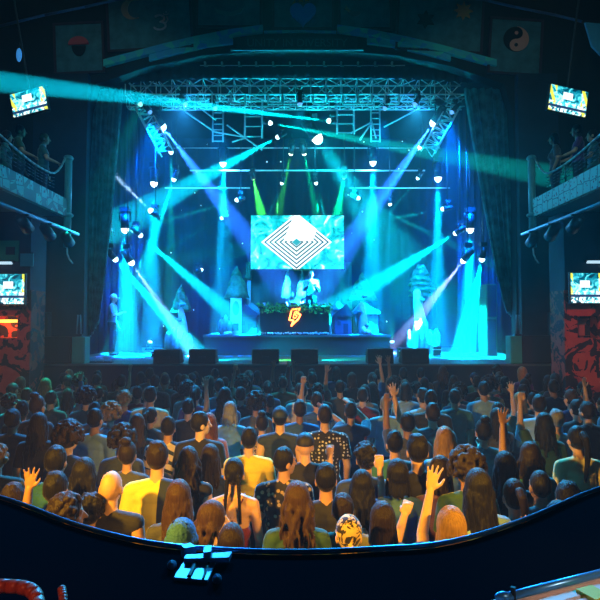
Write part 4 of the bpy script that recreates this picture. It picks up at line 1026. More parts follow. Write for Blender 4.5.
def shoes():
    bm = Bag()
    for s in (-1, 1):
        an = Vector((s*.105, -.015, .085)); cone(bm, an+Vector((0, -.01, -.03)), an+Vector((s*.02, .15, -.048)), .056, .042, 10, ends=True)
    me = rem(bm, 'shoes', .012, 1, .5)
    zm = min(v.co.z for v in me.vertices)
    for v in me.vertices: v.co.z = max(v.co.z, -.0)
    return me
HAIR = {}
def hair_mesh(kind, seed=1):
    key = (kind, seed)
    if key in HAIR: return HAIR[key]
    rng = random.Random(seed*77+hash(kind) % 1000 if False else seed*77+sum(map(ord, kind)))
    bm = Bag(); vox = .0075
    def cap(g=.010, back=.012, low=.0):
        ell(bm, (0, .005-back, .118+.008), (.076+g, .096+g-.006, .108+g), None, 20, 14)
        ell(bm, (0, -.036, .100+low), (.068+g, .060+g, .066), None, 16, 10)
    if kind == 'short':
        cap(.009)
        for i in range(26):
            a = rng.uniform(0, 2*PI); h = rng.uniform(.3, 1.); ell(bm, (.062*math.cos(a)*math.sqrt(1-h*h*.7), -.012+.075*math.sin(a)*math.sqrt(1-h*h*.7), .13+.09*h), rng.uniform(.014, .026), None, 8, 6)
    elif kind == 'buzz': cap(.004, .014)
    elif kind in ('long', 'longwavy'):
        cap(.014, .010)
        for i in range(44):
            a = math.radians(rng.uniform(160, 380)); x = .082*math.cos(a); y = -.005+.078*math.sin(a)
            pts = [Vector((x*.9, y*.9, .13))]; L = rng.uniform(.26, .40) if kind == 'longwavy' else rng.uniform(.24, .36); wv = .022 if kind == 'longwavy' else .008
            for k in range(1, 7):
                t = k/6; pts.append(Vector((x*(1.0+.35*t)+wv*math.sin(7*t+i), min(y*(1.0+.4*t), .02+.05*(1-t))-.03*t+wv*math.cos(6*t+2*i), .13-L*t)))
            for j, (p, q) in enumerate(zip(pts, pts[1:])): cone(bm, p, q, .016-.0014*j, .0146-.0014*j, 8, ends=True)
    elif kind == 'bob':
        cap(.014, .010)
        for i in range(34):
            a = math.radians(rng.uniform(162, 378)); x = .080*math.cos(a); y = -.005+.078*math.sin(a)
            cone(bm, (x*.9, y*.9, .12), (x*1.15, y*1.1-.01, -.03+rng.uniform(-.02, .02)), .018, .014, 8, ends=True)
    elif kind == 'ponytail':
        cap(.008, .012); ell(bm, (0, -.105, .165), (.026, .026, .03))
        pts = [Vector((0, -.11, .17)), Vector((0, -.155, .14)), Vector((.01, -.165, .05)), Vector((.012, -.15, -.06)), Vector((.01, -.13, -.17)), Vector((.0, -.12, -.25))]
        for j, (p, q) in enumerate(zip(pts, pts[1:])): cone(bm, p, q, .036-.004*j, .034-.004*j, 10, ends=True)
    elif kind == 'bun':
        cap(.009, .012); ell(bm, (0, -.06, .245), (.052, .050, .045))
        for i in range(10): a = i*.63; ell(bm, (.036*math.cos(a), -.06+.036*math.sin(a), .25), .02, None, 8, 6)
    elif kind == 'braids':
        cap(.008, .012)
        for s in (-1, 1):
            for k in range(15):
                t = k/14; ell(bm, (s*(.045+.022*t), -.088-.022*math.sin(2.0*t)-.01*t, .10-.36*t), (.021-.007*t, .019-.006*t, .018), None, 10, 8)
    elif kind in ('curly', 'afro'):
        cap(.012, .012); n = 90 if kind == 'curly' else 150; gr = .020 if kind == 'curly' else .055
        for i in range(n):
            a = rng.uniform(0, 2*PI); h = rng.uniform(-.35, 1.); q = math.sqrt(max(0, 1-h*h))
            y = math.sin(a)*q
            if y > .55 and h < .45: continue
            ell(bm, ((.076+gr)*math.cos(a)*q, -.01+(.088+gr)*y, .12+(.100+gr)*h), rng.uniform(.016, .028), None, 8, 6)
    me = rem(bm, 'hair', vox, 1, .45)
    HAIR[key] = me
    return me
def cap_mesh(kind):
    key = ('hat', kind)
    if key in HAIR: return HAIR[key]
    bm = bm_new()
    if kind == 'ballcap':
        ell(bm, (0, -.004, .135), (.090, .108, .100), None, 20, 12)
        bmesh.ops.bisect_plane(bm, geom=bm.verts[:]+bm.edges[:]+bm.faces[:], plane_co=(0, 0, .118), plane_no=(0, 0, -1), clear_outer=True)
        bmesh.ops.holes_fill(bm, edges=[e for e in bm.edges if e.is_boundary])
        poly(bm, [Vector((.075*math.cos(PI*i/10), .07+.11*math.sin(PI*i/10), .118-.02*math.sin(PI*i/10))) for i in range(11)], Vector((0, 0, .012)))
        ell(bm, (0, -.004, .236), (.012, .012, .008), None, 8, 6)
        me = rem(bm, 'cap', .007, 1, .4)
    elif kind == 'beanie':
        ell(bm, (0, -.008, .14), (.092, .110, .108), None, 20, 12)
        for i in range(20):
            a = 2*PI*i/20; ell(bm, (.089*math.cos(a), -.008+.106*math.sin(a), .115), (.018, .018, .024), None, 8, 6)
        bmesh.ops.bisect_plane(bm, geom=bm.verts[:]+bm.edges[:]+bm.faces[:], plane_co=(0, 0, .095), plane_no=(0, 0, -1), clear_outer=True)
        bmesh.ops.holes_fill(bm, edges=[e for e in bm.edges if e.is_boundary])
        me = rem(bm, 'beanie', .007, 1, .4)
    else:   # bandana: cloth wrapped tight with a knot
        ell(bm, (0, -.006, .130), (.087, .105, .108), None, 20, 12); ell(bm, (0, -.115, .075), (.022, .018, .018))
        cone(bm, (0, -.115, .075), (.03, -.125, .0), .014, .008, 8); cone(bm, (0, -.115, .075), (-.025, -.125, .01), .014, .008, 8)
        me = rem(bm, 'bandana', .007, 1, .4)
    HAIR[key] = me
    return me
TROU = trousers(); SHOE = shoes()
# materials of the people
def skin(i): return mat('skin_%s' % 'abcd'[i], ((.62, .36, .24), (.48, .26, .16), (.30, .15, .085), (.70, .45, .33))[i], .5, spec=.4, sheen=.2)
HC = {'black': (.006, .0055, .007), 'dark brown': (.017, .010, .007), 'brown': (.05, .026, .013), 'blonde': (.26, .15, .06), 'red': (.16, .05, .025), 'grey': (.22, .22, .23)}
def hair_mat(c):
    n = 'hair_'+c.replace(' ', '_')
    if n in MATS: return MATS[n]
    m = mat(n, HC[c], .5, spec=.22, sheen=.12); g = G(m); v, x, y, z = g.xyz()
    mp = g.n('ShaderNodeMapping'); mp.inputs['Scale'].default_value = (110, 110, 9); g.nt.links.new(v, mp.inputs[0])
    nz = g.noise(mp.outputs[0], 1., 3)
    g.base(g.mix(nz, tuple(q*.45 for q in HC[c]), tuple(q*1.7 for q in HC[c])))
    bp = g.n('ShaderNodeBump'); bp.inputs['Strength'].default_value = .7; bp.inputs['Distance'].default_value = .012
    g.nt.links.new(nz, bp.inputs['Height']); g.nt.links.new(bp.outputs[0], g.b.inputs['Normal'])
    return m
def hair_mat_plain(c): return mat('hair_'+c.replace(' ', '_'), HC[c], .45, spec=.18, bump=.25, bscale=70, sheen=.22)
CC = {'black': (.012, .012, .015), 'white': (.72, .70, .66), 'navy': (.02, .035, .09), 'grey': (.20, .21, .23), 'dark grey': (.06, .065, .07), 'teal': (.03, .17, .19), 'maroon': (.16, .012, .018), 'dark green': (.02, .07, .04),
      'blue': (.04, .12, .30), 'light blue': (.25, .45, .60), 'pale yellow': (.80, .68, .30), 'mustard': (.75, .58, .04), 'purple': (.10, .04, .17), 'pink': (.50, .20, .24), 'olive': (.12, .12, .05), 'pale blue hooded': (.26, .38, .46)}
def cloth(c):
    n = 'cloth_'+c.replace(' ', '_')
    if n in MATS: return MATS[n]
    if c in CC: return mat(n, CC[c], .8, bump=.35, bscale=16, sheen=.5)
    m = mat(n, (.02, .02, .02), .8, sheen=.5); g = G(m); v, x, y, z = g.xyz()
    if c == 'polka dot': g.base(g.mix(g.m('LESS_THAN', g.vor(v, 26., rnd=.35), .30), (.014, .014, .018), (.65, .6, .5)))
    elif c == 'floral': g.base(g.mix(g.m('LESS_THAN', g.vor(v, 22.), .36), (.012, .012, .016), (.42, .30, .16)))
    elif c == 'striped': g.base(g.mix(g.m('GREATER_THAN', g.m('FRACT', g.m('MULTIPLY', g.m('ADD', z, g.m('MULTIPLY', x, .5)), 9.)), .62), (.72, .62, .48), (.02, .045, .11)))
    elif c == 'colour-block': g.base(g.mix(g.m('GREATER_THAN', g.m('ADD', x, g.m('MULTIPLY', z, -.04)), -.02), (.75, .60, .08), (.010, .022, .08)))  # amber light on one half, dark blue shade on the other, painted in
    elif c == 'panelled': g.base(g.mix(g.m('LESS_THAN', g.m('ABSOLUTE', x), .085), (.62, .52, .30), (.03, .12, .11)))  # teal middle is a cast shadow put into the shirt colour
    elif c == 'gold print': g.base(g.mix(g.m('LESS_THAN', g.noise(v, 17., 3, 2.), .5), (.02, .018, .02), (.65, .45, .20)))
    elif c == 'graphic':
        k = g.m('MULTIPLY', g.m('LESS_THAN', g.m('ADD', g.m('MULTIPLY', g.m('ABSOLUTE', x), 1.), g.m('MULTIPLY', g.m('ABSOLUTE', g.m('SUBTRACT', z, 1.25)), .7)), .075), g.m('LESS_THAN', y, 0.))
        g.base(g.mix(k, (.012, .012, .015), g.mix(g.m('GREATER_THAN', z, 1.28), (.75, .5, .05), (.1, .35, .55))))
    MATS[n] = m
    return m
denim = mat('dark_denim', (.02, .028, .05), .85); shoe_m = mat('shoe_dark', (.02, .02, .02), .6)
PEOPLE = []
def person(x, y, g, s, rz, hk, hc, styp, sc_, arms, sk, label, yaw=0, hat=None, group='crowd in front of the stage', z=FZ, seed=1):
    armL, armR = arms
    o = link('person', body_mesh(g, armL, armR, yaw), skin(sk)); o.location = (x, y, z); o.rotation_euler = (0, 0, rz); o.scale = (s, s, s)
    tag(o, label, 'person', group)
    HMr = (0, 0, math.radians(yaw))
    if hk:
        h = link('hair', hair_mesh(hk, seed), hair_mat(hc), o); h.location = HEADP; h.rotation_euler = HMr
    if hat:
        h = link({'ballcap': 'cap', 'beanie': 'beanie', 'bandana': 'bandana'}[hat[0]], cap_mesh(hat[0]), hat[1], o); h.location = HEADP; h.rotation_euler = HMr
    link('shirt' if styp != 'strappy' else 'strappy_top', shirt_mesh(g, armL, armR, styp), cloth(sc_), o)
    link('trousers', TROU, denim, o); link('shoes', SHOE, shoe_m, o)
    PEOPLE.append((x, y, s, o))
    return o
def from_px(px, py, s):
    """floor point of a person of scale s whose head centre shows at px,py"""
    zh = 1.655*s+FZ
    for _ in range(1): pass
    y = (300-py)/F; t = (zh-CAMZ)/(math.sin(PITCH)+y*math.cos(PITCH)); d = t*(math.cos(PITCH)-y*math.sin(PITCH))
    return (px-300)/F*t, d
HEROES = []
def hero(px, py, g, s, hk, hc, styp, col, arms, sk, label, yaw=0, hat=None, rz=0., seed=1, fix=False):
    best = None
    for ds in ((0,) if fix else (0, .01, -.01, .02, -.02, .03, -.03)):
        x, y = from_px(px, py, s+ds)
        if y < 2.45: continue
        m = min([math.hypot(x-a, y-b) for a, b, _, _ in PEOPLE] or [9])
        if best is None or m > best[0]+.02: best = (m, ds, x, y)
        if m > .46: break
    m, ds, x, y = best; s += ds
    HEROES.append((px, py, label))
    return person(x, y, g, s, rz, hk, hc, styp, col, arms, sk, label, yaw, hat, seed=seed)
RR = (REST, REST); FF = (FWD, FWD)
def short(label): return label
# ---- nearest people along the parapet
hero(55, 490, 'm', .97, 'short', 'black', 'tee', 'navy', (NEARHEAD, REST), 1, 'dark-haired man in a navy tee holding one open hand up beside his head')
hero(66, 515, 'm', .93, 'curly', 'dark brown', 'tee', 'black', RR, 1, 'short curly-haired man by the parapet turning his amber-lit face aside', yaw=-62)
hero(89, 512, 'f', .93, 'curly', 'black', 'tee', 'dark grey', RR, 1, 'small dark curly-headed person between the face-turning man and the bald man', seed=2)
hero(110, 488, 'm', .98, None, 'black', 'tank', 'black', RR, 0, 'bald man in a black sleeveless vest with bare amber-lit arms', fix=True)
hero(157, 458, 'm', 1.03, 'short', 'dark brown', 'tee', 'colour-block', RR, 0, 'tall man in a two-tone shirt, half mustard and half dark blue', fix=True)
hero(178, 499, 'f', .95, 'long', 'brown', 'tee', 'dark grey', FF, 0, 'long brown-haired woman close behind the man in the two-tone shirt')
hero(181, 542, 'm', .93, 'short', 'black', 'tee', 'black', RR, 0, 'person in a blue knitted beanie low against the parapet', hat=('beanie', mat('beanie_blue', (.03, .14, .34), .8, bump=.6, bscale=60)))
hero(211, 521, 'f', .94, 'longwavy', 'brown', 'tee', 'grey', RR, 3, 'brown-haired woman leaning sideways below the braided woman', yaw=-45, rz=-.3)
hero(231, 545, 'f', .89, 'bob', 'dark brown', 'tee', 'mustard', RR, 0, 'short person in a mustard top tucked against the parapet beside the beanie')
hero(234, 474, 'f', .955, 'braids', 'black', 'strappy', 'maroon', RR, 0, 'woman with two braids and a bare back in a maroon strappy top', fix=True)
hero(249, 440, 'm', .97, 'short', 'black', 'tee', 'mustard', FF, 0, 'broad man in a plain mustard shirt behind the braided woman', seed=2, fix=True)
hero(284, 462, 'm', .96, 'short', 'black', 'tee', 'floral', FF, 1, 'man in a dark floral shirt turning his face towards the clapping hands', yaw=-58, seed=3)
hero(297, 502, 'f', .97, 'longwavy', 'brown', 'long', 'dark green', RR, 0, 'woman with long wavy brown hair below the man in the floral shirt', seed=2)
hero(349, 536, 'm', .92, None, 'black', 'tee', 'olive', RR, 0, 'person in a gold print bandana low by the parapet', hat=('bandana', cloth('gold print')))
hero(343, 511, 'm', .93, 'short', 'dark brown', 'tee', 'olive', RR, 1, 'short dark-haired man right behind the gold print bandana', seed=4)
hero(362, 487, 'f', .96, 'long', 'black', 'tee', 'white', (REST, HIGHVERT), 0, 'woman with glossy straight black hair in a white tee')
hero(383, 522, 'm', .93, 'bob', 'dark brown', 'tee', 'black', (REST, DIAGUP), 0, 'dark bobbed person by the parapet raising a bare amber forearm')
hero(366, 459, 'm', .98, 'curly', 'black', 'tee', 'navy', (REST, REST), 1, 'curly dark-haired man in a navy tee behind the glossy black-haired woman', seed=3)
hero(418, 451, 'm', 1.05, 'short', 'black', 'tee', 'graphic', RR, 0, 'tall man in a black tee with a small print on its back', seed=1, fix=True)
hero(452, 530, 'f', .93, 'bob', 'blonde', 'tee', 'black', (UPIN, REST), 3, 'blonde woman by the parapet raising one bare arm', seed=3)
hero(479, 489, 'f', 1.0, 'long', 'black', 'tee', 'light blue', RR, 1, 'long dark-haired woman in a light blue top with a dark strap', seed=3)
hero(467, 470, 'f', 1.02, 'afro', 'dark brown', 'tee', 'dark green', RR, 2, 'woman with a big rounded afro behind the light blue top')
hero(506, 468, 'f', .99, 'long', 'black', 'long', 'black', RR, 1, 'woman all in black with long straight hair beside the light blue top', seed=4)
hero(531, 457, 'f', 1.0, 'longwavy', 'dark brown', 'tee', 'teal', (UP, REST), 1, 'wavy-haired woman in a teal tee stretching up one open hand', seed=3)
hero(578, 440, 'f', 1.01, 'ponytail', 'black', 'tee', 'pale yellow', RR, 0, 'woman with a long dark ponytail in a pale yellow tee')
hero(569, 500, 'm', .95, 'short', 'black', 'tee', 'navy', RR, 1, 'short-haired man between the pale yellow tee woman and the parapet', seed=5)
hero(561, 523, 'f', .92, 'bob', 'black', 'tee', 'blue', (WAVELOW, REST), 0, 'bob-haired woman at the parapet waving one low hand', seed=4)
hero(597, 514, 'f', .95, 'longwavy', 'brown', 'tee', 'dark grey', RR, 0, 'brown wavy-haired woman beyond the waving bob-haired woman', seed=5)
hero(12, 500, 'm', .95, 'short', 'dark brown', 'tee', 'blue', RR, 1, 'man in a blue tee beside the man with a hand near his head', seed=6)
hero(55, 462, 'm', 1.0, 'short', 'black', 'tee', 'teal', RR, 1, 'short-haired man in a plain teal tee behind the curly face-turning man', seed=3)
hero(83, 475, 'f', .98, 'long', 'black', 'tee', 'black', RR, 1, 'long black-haired woman in black beside the plain teal tee', seed=5)
hero(127, 455, 'f', .95, 'bun', 'dark brown', 'tee', 'dark grey', RR, 1, 'woman with a top bun between the bald man and the two-tone shirt')
hero(210, 458, 'f', .93, 'long', 'dark brown', 'tee', 'navy', RR, 0, 'long dark-haired woman between the two-tone shirt and the braided woman', seed=6)
hero(188, 462, 'f', .96, 'longwavy', 'dark brown', 'tank', 'black', RR, 0, 'wavy-haired woman in a sleeveless black top beside the two-tone shirt', seed=4)
hero(326, 480, 'm', .97, 'short', 'black', 'long', 'black', RR, 1, 'man in a long-sleeved black top behind the short man with olive tee', seed=7)
hero(398, 476, 'f', .95, 'bob', 'black', 'tee', 'blue', RR, 1, 'bob-haired woman in a blue tee beside the man with the back print', seed=5)
hero(441, 473, 'f', .96, 'bob', 'dark brown', 'tee', 'purple', (REST, REST), 1, 'bob-haired woman in a purple tee between the back print and the afro', seed=6)
hero(541, 487, 'm', .96, 'buzz', 'black', 'tee', 'dark grey', RR, 2, 'buzz-cut man in a dark grey tee beside the ponytail woman')
hero(515, 497, 'f', .95, 'ponytail', 'dark brown', 'tee', 'teal', RR, 1, 'woman with a brown ponytail near the waving bob-haired woman', seed=2)
# ---- middle rows
hero(325, 416, 'm', 1.04, 'buzz', 'dark brown', 'tee', 'polka dot', RR, 0, 'cropped-haired man in a black polka dot shirt')
hero(305, 446, 'm', .98, None, 'black', 'tee', 'black', (REST, VERT), 0, 'man in a black baseball cap with a bare bent forearm beside polka dots', hat=('ballcap', mat('cap_black', (.012, .013, .02), .6)))
hero(280, 418, 'm', 1.03, 'buzz', 'black', 'tank', 'navy', RR, 0, 'man in a navy cap and sleeveless top with broad bare shoulders', hat=('ballcap', mat('cap_navy', (.012, .03, .09), .6)))
hero(351, 412, 'm', .98, 'short', 'black', 'tee', 'navy', (CLAPL, CLAP), 1, 'man clapping both hands above his head', seed=2)
hero(340, 388, 'm', 1.0, 'short', 'black', 'tee', 'dark grey', (UP, REST), 0, 'man near the stage flinging one arm straight up below the DJ-side monitor', seed=3)
hero(317, 401, 'm', 1.0, 'short', 'dark brown', 'tee', 'blue', (UPF, REST), 0, 'man in a blue tee punching a fist up above the polka dot man', seed=4)
hero(188, 408, 'm', .98, 'short', 'black', 'tee', 'black', (REST, UP), 0, 'man pointing one long arm up before the monitor at the riser corner', seed=5)
hero(433, 414, 'm', 1.02, 'short', 'dark brown', 'tee', 'teal', (OUT, REST), 0, 'man in teal holding one amber-lit arm up slantwise', seed=6)
hero(408, 424, 'm', 1.0, 'short', 'black', 'tee', 'dark grey', (POINT, REST), 2, 'man pointing one finger straight up behind the back print man', seed=7)
hero(545, 425, 'f', 1.0, 'long', 'black', 'tee', 'dark green', (UPF, REST), 0, 'long-haired woman in dark green lifting a phone', seed=2)
hero(200, 424, 'm', 1.02, 'short', 'black', 'tee', 'black', RR, 3, 'man with sideburns turning a pale cheek beside the reddish-haired woman', yaw=-60, seed=8)
hero(209, 424, 'f', .98, 'long', 'red', 'tee', 'pink', RR, 0, 'reddish long-haired woman beside the man with the pale cheek', seed=7)
hero(230, 412, 'f', .99, 'bob', 'grey', 'tee', 'light blue', RR, 0, 'woman whose silvery bob catches the blue light', seed=7)
hero(256, 404, 'f', 1.01, 'afro', 'black', 'tee', 'dark grey', RR, 2, 'person with a very large dark afro in the middle of the crowd', seed=3)
hero(262, 424, 'f', .97, 'bun', 'dark brown', 'long', 'gold print', RR, 0, 'woman with a bun in a gold print top before the large afro', seed=2)
hero(150, 396, 'm', 1.05, 'short', 'black', 'tee', 'panelled', RR, 1, 'man in a teal shirt with pale yellow shoulder panels', seed=9)
hero(168, 428, 'm', 1.0, 'short', 'black', 'tee', 'striped', RR, 1, 'man in a pale and navy striped shirt', seed=2)
hero(122, 441, 'f', 1.0, 'afro', 'dark brown', 'tee', 'navy', RR, 2, 'woman with a broad dark afro behind the top bun', seed=5)
hero(12, 420, 'm', 1.0, 'short', 'black', 'tee', 'dark grey', RR, 1, 'short-haired man in dark grey standing below the orange niche', seed=4)
hero(38, 425, 'f', 1.0, 'long', 'dark brown', 'tee', 'black', RR, 0, 'long brown-haired woman in black below the red pillar by the niche', seed=8)
hero(484, 432, 'f', .99, 'bun', 'black', 'tee', 'teal', RR, 1, 'woman with a bun in a teal tee behind the afro and light blue top', seed=3)
hero(557, 420, 'm', .98, 'short', 'grey', 'tee', 'light blue', RR, 0, 'grey-haired person in light blue behind the ponytail woman', seed=3)
hero(520, 402, 'f', 1.0, 'bob', 'blonde', 'tee', 'dark grey', (FWD, FWD), 3, 'fair bob-haired woman beyond the stretched open hand', seed=8)
hero(386, 405, 'm', .98, 'short', 'grey', 'tee', 'light blue', RR, 3, 'fair-haired man whose pale hair glows cyan beside the clapping man', seed=9)
hero(484, 390, 'm', 1.04, 'short', 'black', 'tee', 'light blue', RR, 1, 'tall dark-haired man in a light blue tee well behind the teal bun woman', seed=10)
hero(455, 398, 'm', 1.0, 'short', 'black', 'tee', 'teal', RR, 1, 'man in a teal tee just ahead of the amber-lit slanting arm', seed=11)
hero(78, 382, 'm', 1.05, 'curly', 'black', 'tee', 'dark grey', RR, 1, 'curly-headed man standing tall below the teal cabinet near the stagehand', seed=6)
hero(45, 386, 'f', 1.02, 'long', 'blonde', 'tee', 'dark green', RR, 0, 'fair long-haired woman lit green near the niche-side subwoofer', seed=9)
hero(20, 384, 'f', 1.0, 'bob', 'brown', 'tee', 'olive', RR, 0, 'brown bob-haired woman lit green below the red pillar', seed=9)
N_HERO = len(PEOPLE)
# ---- everyone else in the crowd
hair_desc = {'short': 'short-haired', 'buzz': 'cropped-haired', 'long': 'long-haired', 'longwavy': 'wavy-haired', 'bob': 'bob-haired', 'ponytail': 'ponytailed', 'bun': 'bun-haired', 'curly': 'curly-haired', 'afro': 'afro-haired'}
marks = [  # what to find nearby, at pixel
 ('the orange niche', 8, 372), ('the red niche pillar', 28, 374), ('the niche-side subwoofer', 55, 374), ('the stagehand-side teal cabinet', 79, 374), ('the stagehand', 112, 374), ('the monitor nearest the stagehand', 166, 374),
 ('the door-panel side monitor', 203, 374), ('the bottle-side monitor', 266, 374), ('the DJ-side monitor', 304, 374), ('the birch-side monitor', 380, 374), ('the layered-tree monitor', 414, 374),
 ('the cyan floor spot', 462, 374), ('the tall grille speakers', 490, 374), ('the mural-side subwoofer', 541, 374), ('the red mural wall', 580, 374),
 ('the bald man', 110, 488), ('the two-tone shirt', 157, 458), ('the mustard shirt man', 249, 440), ('the braided woman', 234, 475), ('the floral shirt', 284, 462), ('the polka dot man', 325, 416), ('the clapping man', 351, 412),
 ('the navy cap man', 280, 418), ('the black baseball cap', 305, 446), ('the back print man', 418, 451), ('the teal man with a slanting arm', 433, 414), ('the green-clad phone holder', 545, 425), ('the ponytail woman in yellow', 578, 440),
 ('the big afro woman in green', 467, 470), ('the large middle afro', 256, 404), ('the silvery bob', 230, 412), ('the reddish-haired woman', 209, 424), ('the yellow-panelled shirt', 150, 396), ('the striped shirt', 168, 428),
 ('the broad afro by the top bun', 122, 441), ('the man pointing his long arm', 188, 408), ('the fist-raising man', 317, 401), ('the straight-armed man', 340, 388), ('the glowing fair-haired man', 386, 405), ('the stretched open hand', 503, 415),
 ('the teal bun woman', 484, 432), ('the plain teal tee', 55, 462), ('the tall light blue tee man', 484, 390), ('the green-lit fair woman', 45, 386), ('the tall curly man', 78, 382), ('the grey-haired person in light blue', 557, 420), ('the fair bob woman', 520, 402)]
def px_of(x, y, z):
    d = Vector((x, y, z-CAMZ)); f = d.y*math.cos(PITCH)+d.z*math.sin(PITCH); u = -d.y*math.sin(PITCH)+d.z*math.cos(PITCH)
    return 300+F*d.x/f, 300-F*u/f
used = set()
rng = random.Random(21)
cand = []
d = 11.2; row = 0
while d > 4.3:
    half = .60*d+.15; n = int(2*half/.50); off = rng.random()*.5
    for i in range(n+1):
        cand.append((-half+(i+off)*.50+rng.uniform(-.12, .12), d+rng.uniform(-.14, .14)))
    d -= .50; row += 1
hero_list = PEOPLE[:]
FILL = []
for x, y in cand:
    if abs(x) > 5.0 and y > 9.9: continue
    s = rng.uniform(.93, 1.05)
    hx, hy = px_of(x, y, 1.655*s+FZ)
    if not -14 < hx < 614: continue
    if any((x-a)**2+(y-b)**2 < .45**2 for a, b, _, _ in PEOPLE): continue
    bad = False
    for a, b, s2, _ in hero_list:
        if b > y+.2:
            qx, qy = px_of(a, b, 1.63*s2+FZ); w = .13*F/y
            if abs(qx-hx) < w and qy > hy-w*1.1 and qy < hy+2.2*w: bad = True; break
    if bad: continue
    g = 'm' if rng.random() < .55 else 'f'
    hk = rng.choice(['short']*6+['buzz', 'curly']) if g == 'm' else rng.choice(['long', 'long', 'longwavy', 'bob', 'bob', 'ponytail', 'bun', 'short', 'afro'])
    hc = rng.choice(['black']*5+['dark brown']*4+['brown', 'brown', 'blonde'])
    col = rng.choice(['black']*4+['dark grey', 'dark grey', 'navy', 'navy', 'grey', 'teal', 'blue', 'maroon', 'dark green', 'white', 'light blue', 'purple', 'olive'])
    st = rng.choice(['tee', 'tee', 'tee', 'long'])
    arms = RR
    q = rng.random()
    act = ''
    if q < .05: arms = (REST, UP); act = 'waving'
    elif q < .09: arms = (UPF, REST); act = 'fist-raising'
    elif q < .12 and g == 'm': arms = (UP, UP); act = 'both-arms-up'
    elif q < .45: arms = FF
    hat = None
    if hk == 'buzz' and rng.random() < .6: hat = ('ballcap', rng.choice([mat('cap_black', (.012, .013, .02), .6), mat('cap_navy', (.012, .03, .09), .6)]))
    FILL.append((x, y, g, s, hk, hc, st, col, arms, act, hat, hx, hy, rng.uniform(-.35, .35), rng.randrange(4)))
    PEOPLE.append((x, y, s, None))
def rel(dx, dy):
    if abs(dx) > 1.3*abs(dy): return 'beside'
    return 'just beyond' if dy < 0 else 'in front of'
for (x, y, g, s, hk, hc, st, col, arms, act, hat, hx, hy, rz, sk) in FILL:
    who = {'m': 'man', 'f': 'woman'}[g]
    ms = sorted(marks, key=lambda m: (m[1]-hx)**2+(1.5*(m[2]-hy))**2)
    hd = 'capped' if hat else hair_desc[hk]
    lab = None
    bits = lambda: ' '.join(q for q in (act, hc if not hat else '', hd, who) if q)
    for k in range(8):
        m0 = ms[k]; r0 = rel(m0[1]-hx, hy-m0[2])
        L = '%s in %s %s %s' % (bits(), col, {'beside': 'near', 'just beyond': 'just beyond', 'in front of': 'in front of'}[r0], m0[0])
        if L not in used: lab = L; break
    if lab is None: lab = L
    used.add(lab)
    kw = dict(yaw=0, hat=hat, seed=1+int(hx) % 3)
    o = person(x, y, g, s, rz, hk, hc, st, col, arms, sk, lab, **kw)
    o['fill'] = 1
# drop anyone of the fill whom the others hide completely
bpy.context.view_layer.update()
dg = bpy.context.evaluated_depsgraph_get()
eye = Vector((0, 0, CAMZ)); hidden = []
for o in [o for o in COL.objects if o.get('fill')]:
    fam = {o.name}|{c.name for c in o.children}; seen = False
    s = o.scale.x
    for dz in (1.78, 1.74, 1.68, 1.62, 1.50, 1.40):
        for dx in (-.18, -.09, -.05, 0, .05, .09, .18):
            tgt = Vector((o.location.x+dx*s, o.location.y-.05, dz*s+FZ)); dd = (tgt-eye).normalized()
            ok, loc, n_, i_, ob, m_ = sc.ray_cast(dg, eye, dd)
            if ok and ob.name in fam: seen = True; break
        if seen: break
    if not seen: hidden.append(o)
    del o['fill']
for o in hidden:
    for c in list(o.children): bpy.data.objects.remove(c)
    bpy.data.objects.remove(o)
print('PEOPLE heroes', N_HERO, 'fill', len(FILL), 'hidden', len(hidden))
# ---- balcony onlookers, stagehand and DJ
def onlooker(px, Y, X, g, s, hk, hc, st, col, arms, sk, label, rz, yaw=0, z=4.92, seed=1, group=None):
    return person(X, Y, g, s, rz, hk, hc, st, col, arms, sk, label, yaw, None, group, z, seed)
onlooker(38, 10.9, -5.45, 'm', .95, 'short', 'blonde', 'tee', 'teal', (REST, LEAN), 3, 'fair bearded onlooker in teal at the balcony railing near its corner post', -1.2)
onlooker(21, 10.5, -5.75, 'm', .96, 'short', 'black', 'tee', 'dark green', (REST, LEAN), 1, 'dark-haired onlooker in green at the middle of the balcony railing', -1.2, seed=2)
onlooker(4, 10.85, -6.22, 'f', .97, 'long', 'dark brown', 'long', 'teal', (REST, REST), 0, 'long-haired onlooker in teal farthest from the balcony corner post', -1.2)
onlooker(574, 10.55, 5.72, 'm', .98, 'short', 'black', 'tee', 'purple', (LEAN, LEAN), 0, 'purple-topped onlooker with short hair leaning at the balcony railing', 1.2, seed=4)
onlooker(560, 10.9, 5.42, 'f', .95, 'bob', 'dark brown', 'tee', 'dark grey', (REST, REST), 1, 'bob-haired onlooker in grey by the corner post beside the purple top', 1.2, seed=2)
onlooker(596, 10.85, 6.2, 'm', .98, 'short', 'dark brown', 'tee', 'teal', (LEAN, REST), 0, 'onlooker in a teal tee farthest from that corner post beyond the purple top', 1.2, seed=6)
q = P(113, 300, 15.1)
person(q.x, 15.1, 'm', 1.0, -1.5, None, 'black', 'tee', 'light blue', (REST, FWD), 0, 'stagehand in a pale blue tee and cap standing at the side of the stage', 0, ('ballcap', mat('cap_pale', (.5, .65, .7), .6)), None, ZS)
q = P(311, 300, 16.75)
person(q.x, 16.75, 'm', .99, PI, 'buzz', 'blonde', 'hoodie', 'pale blue hooded', (FWD, FWD), 3, 'DJ in a pale blue hoodie behind the leafy booth', 0, None, None, ZR+.28)

bpy.data.scenes.remove(TMPS)
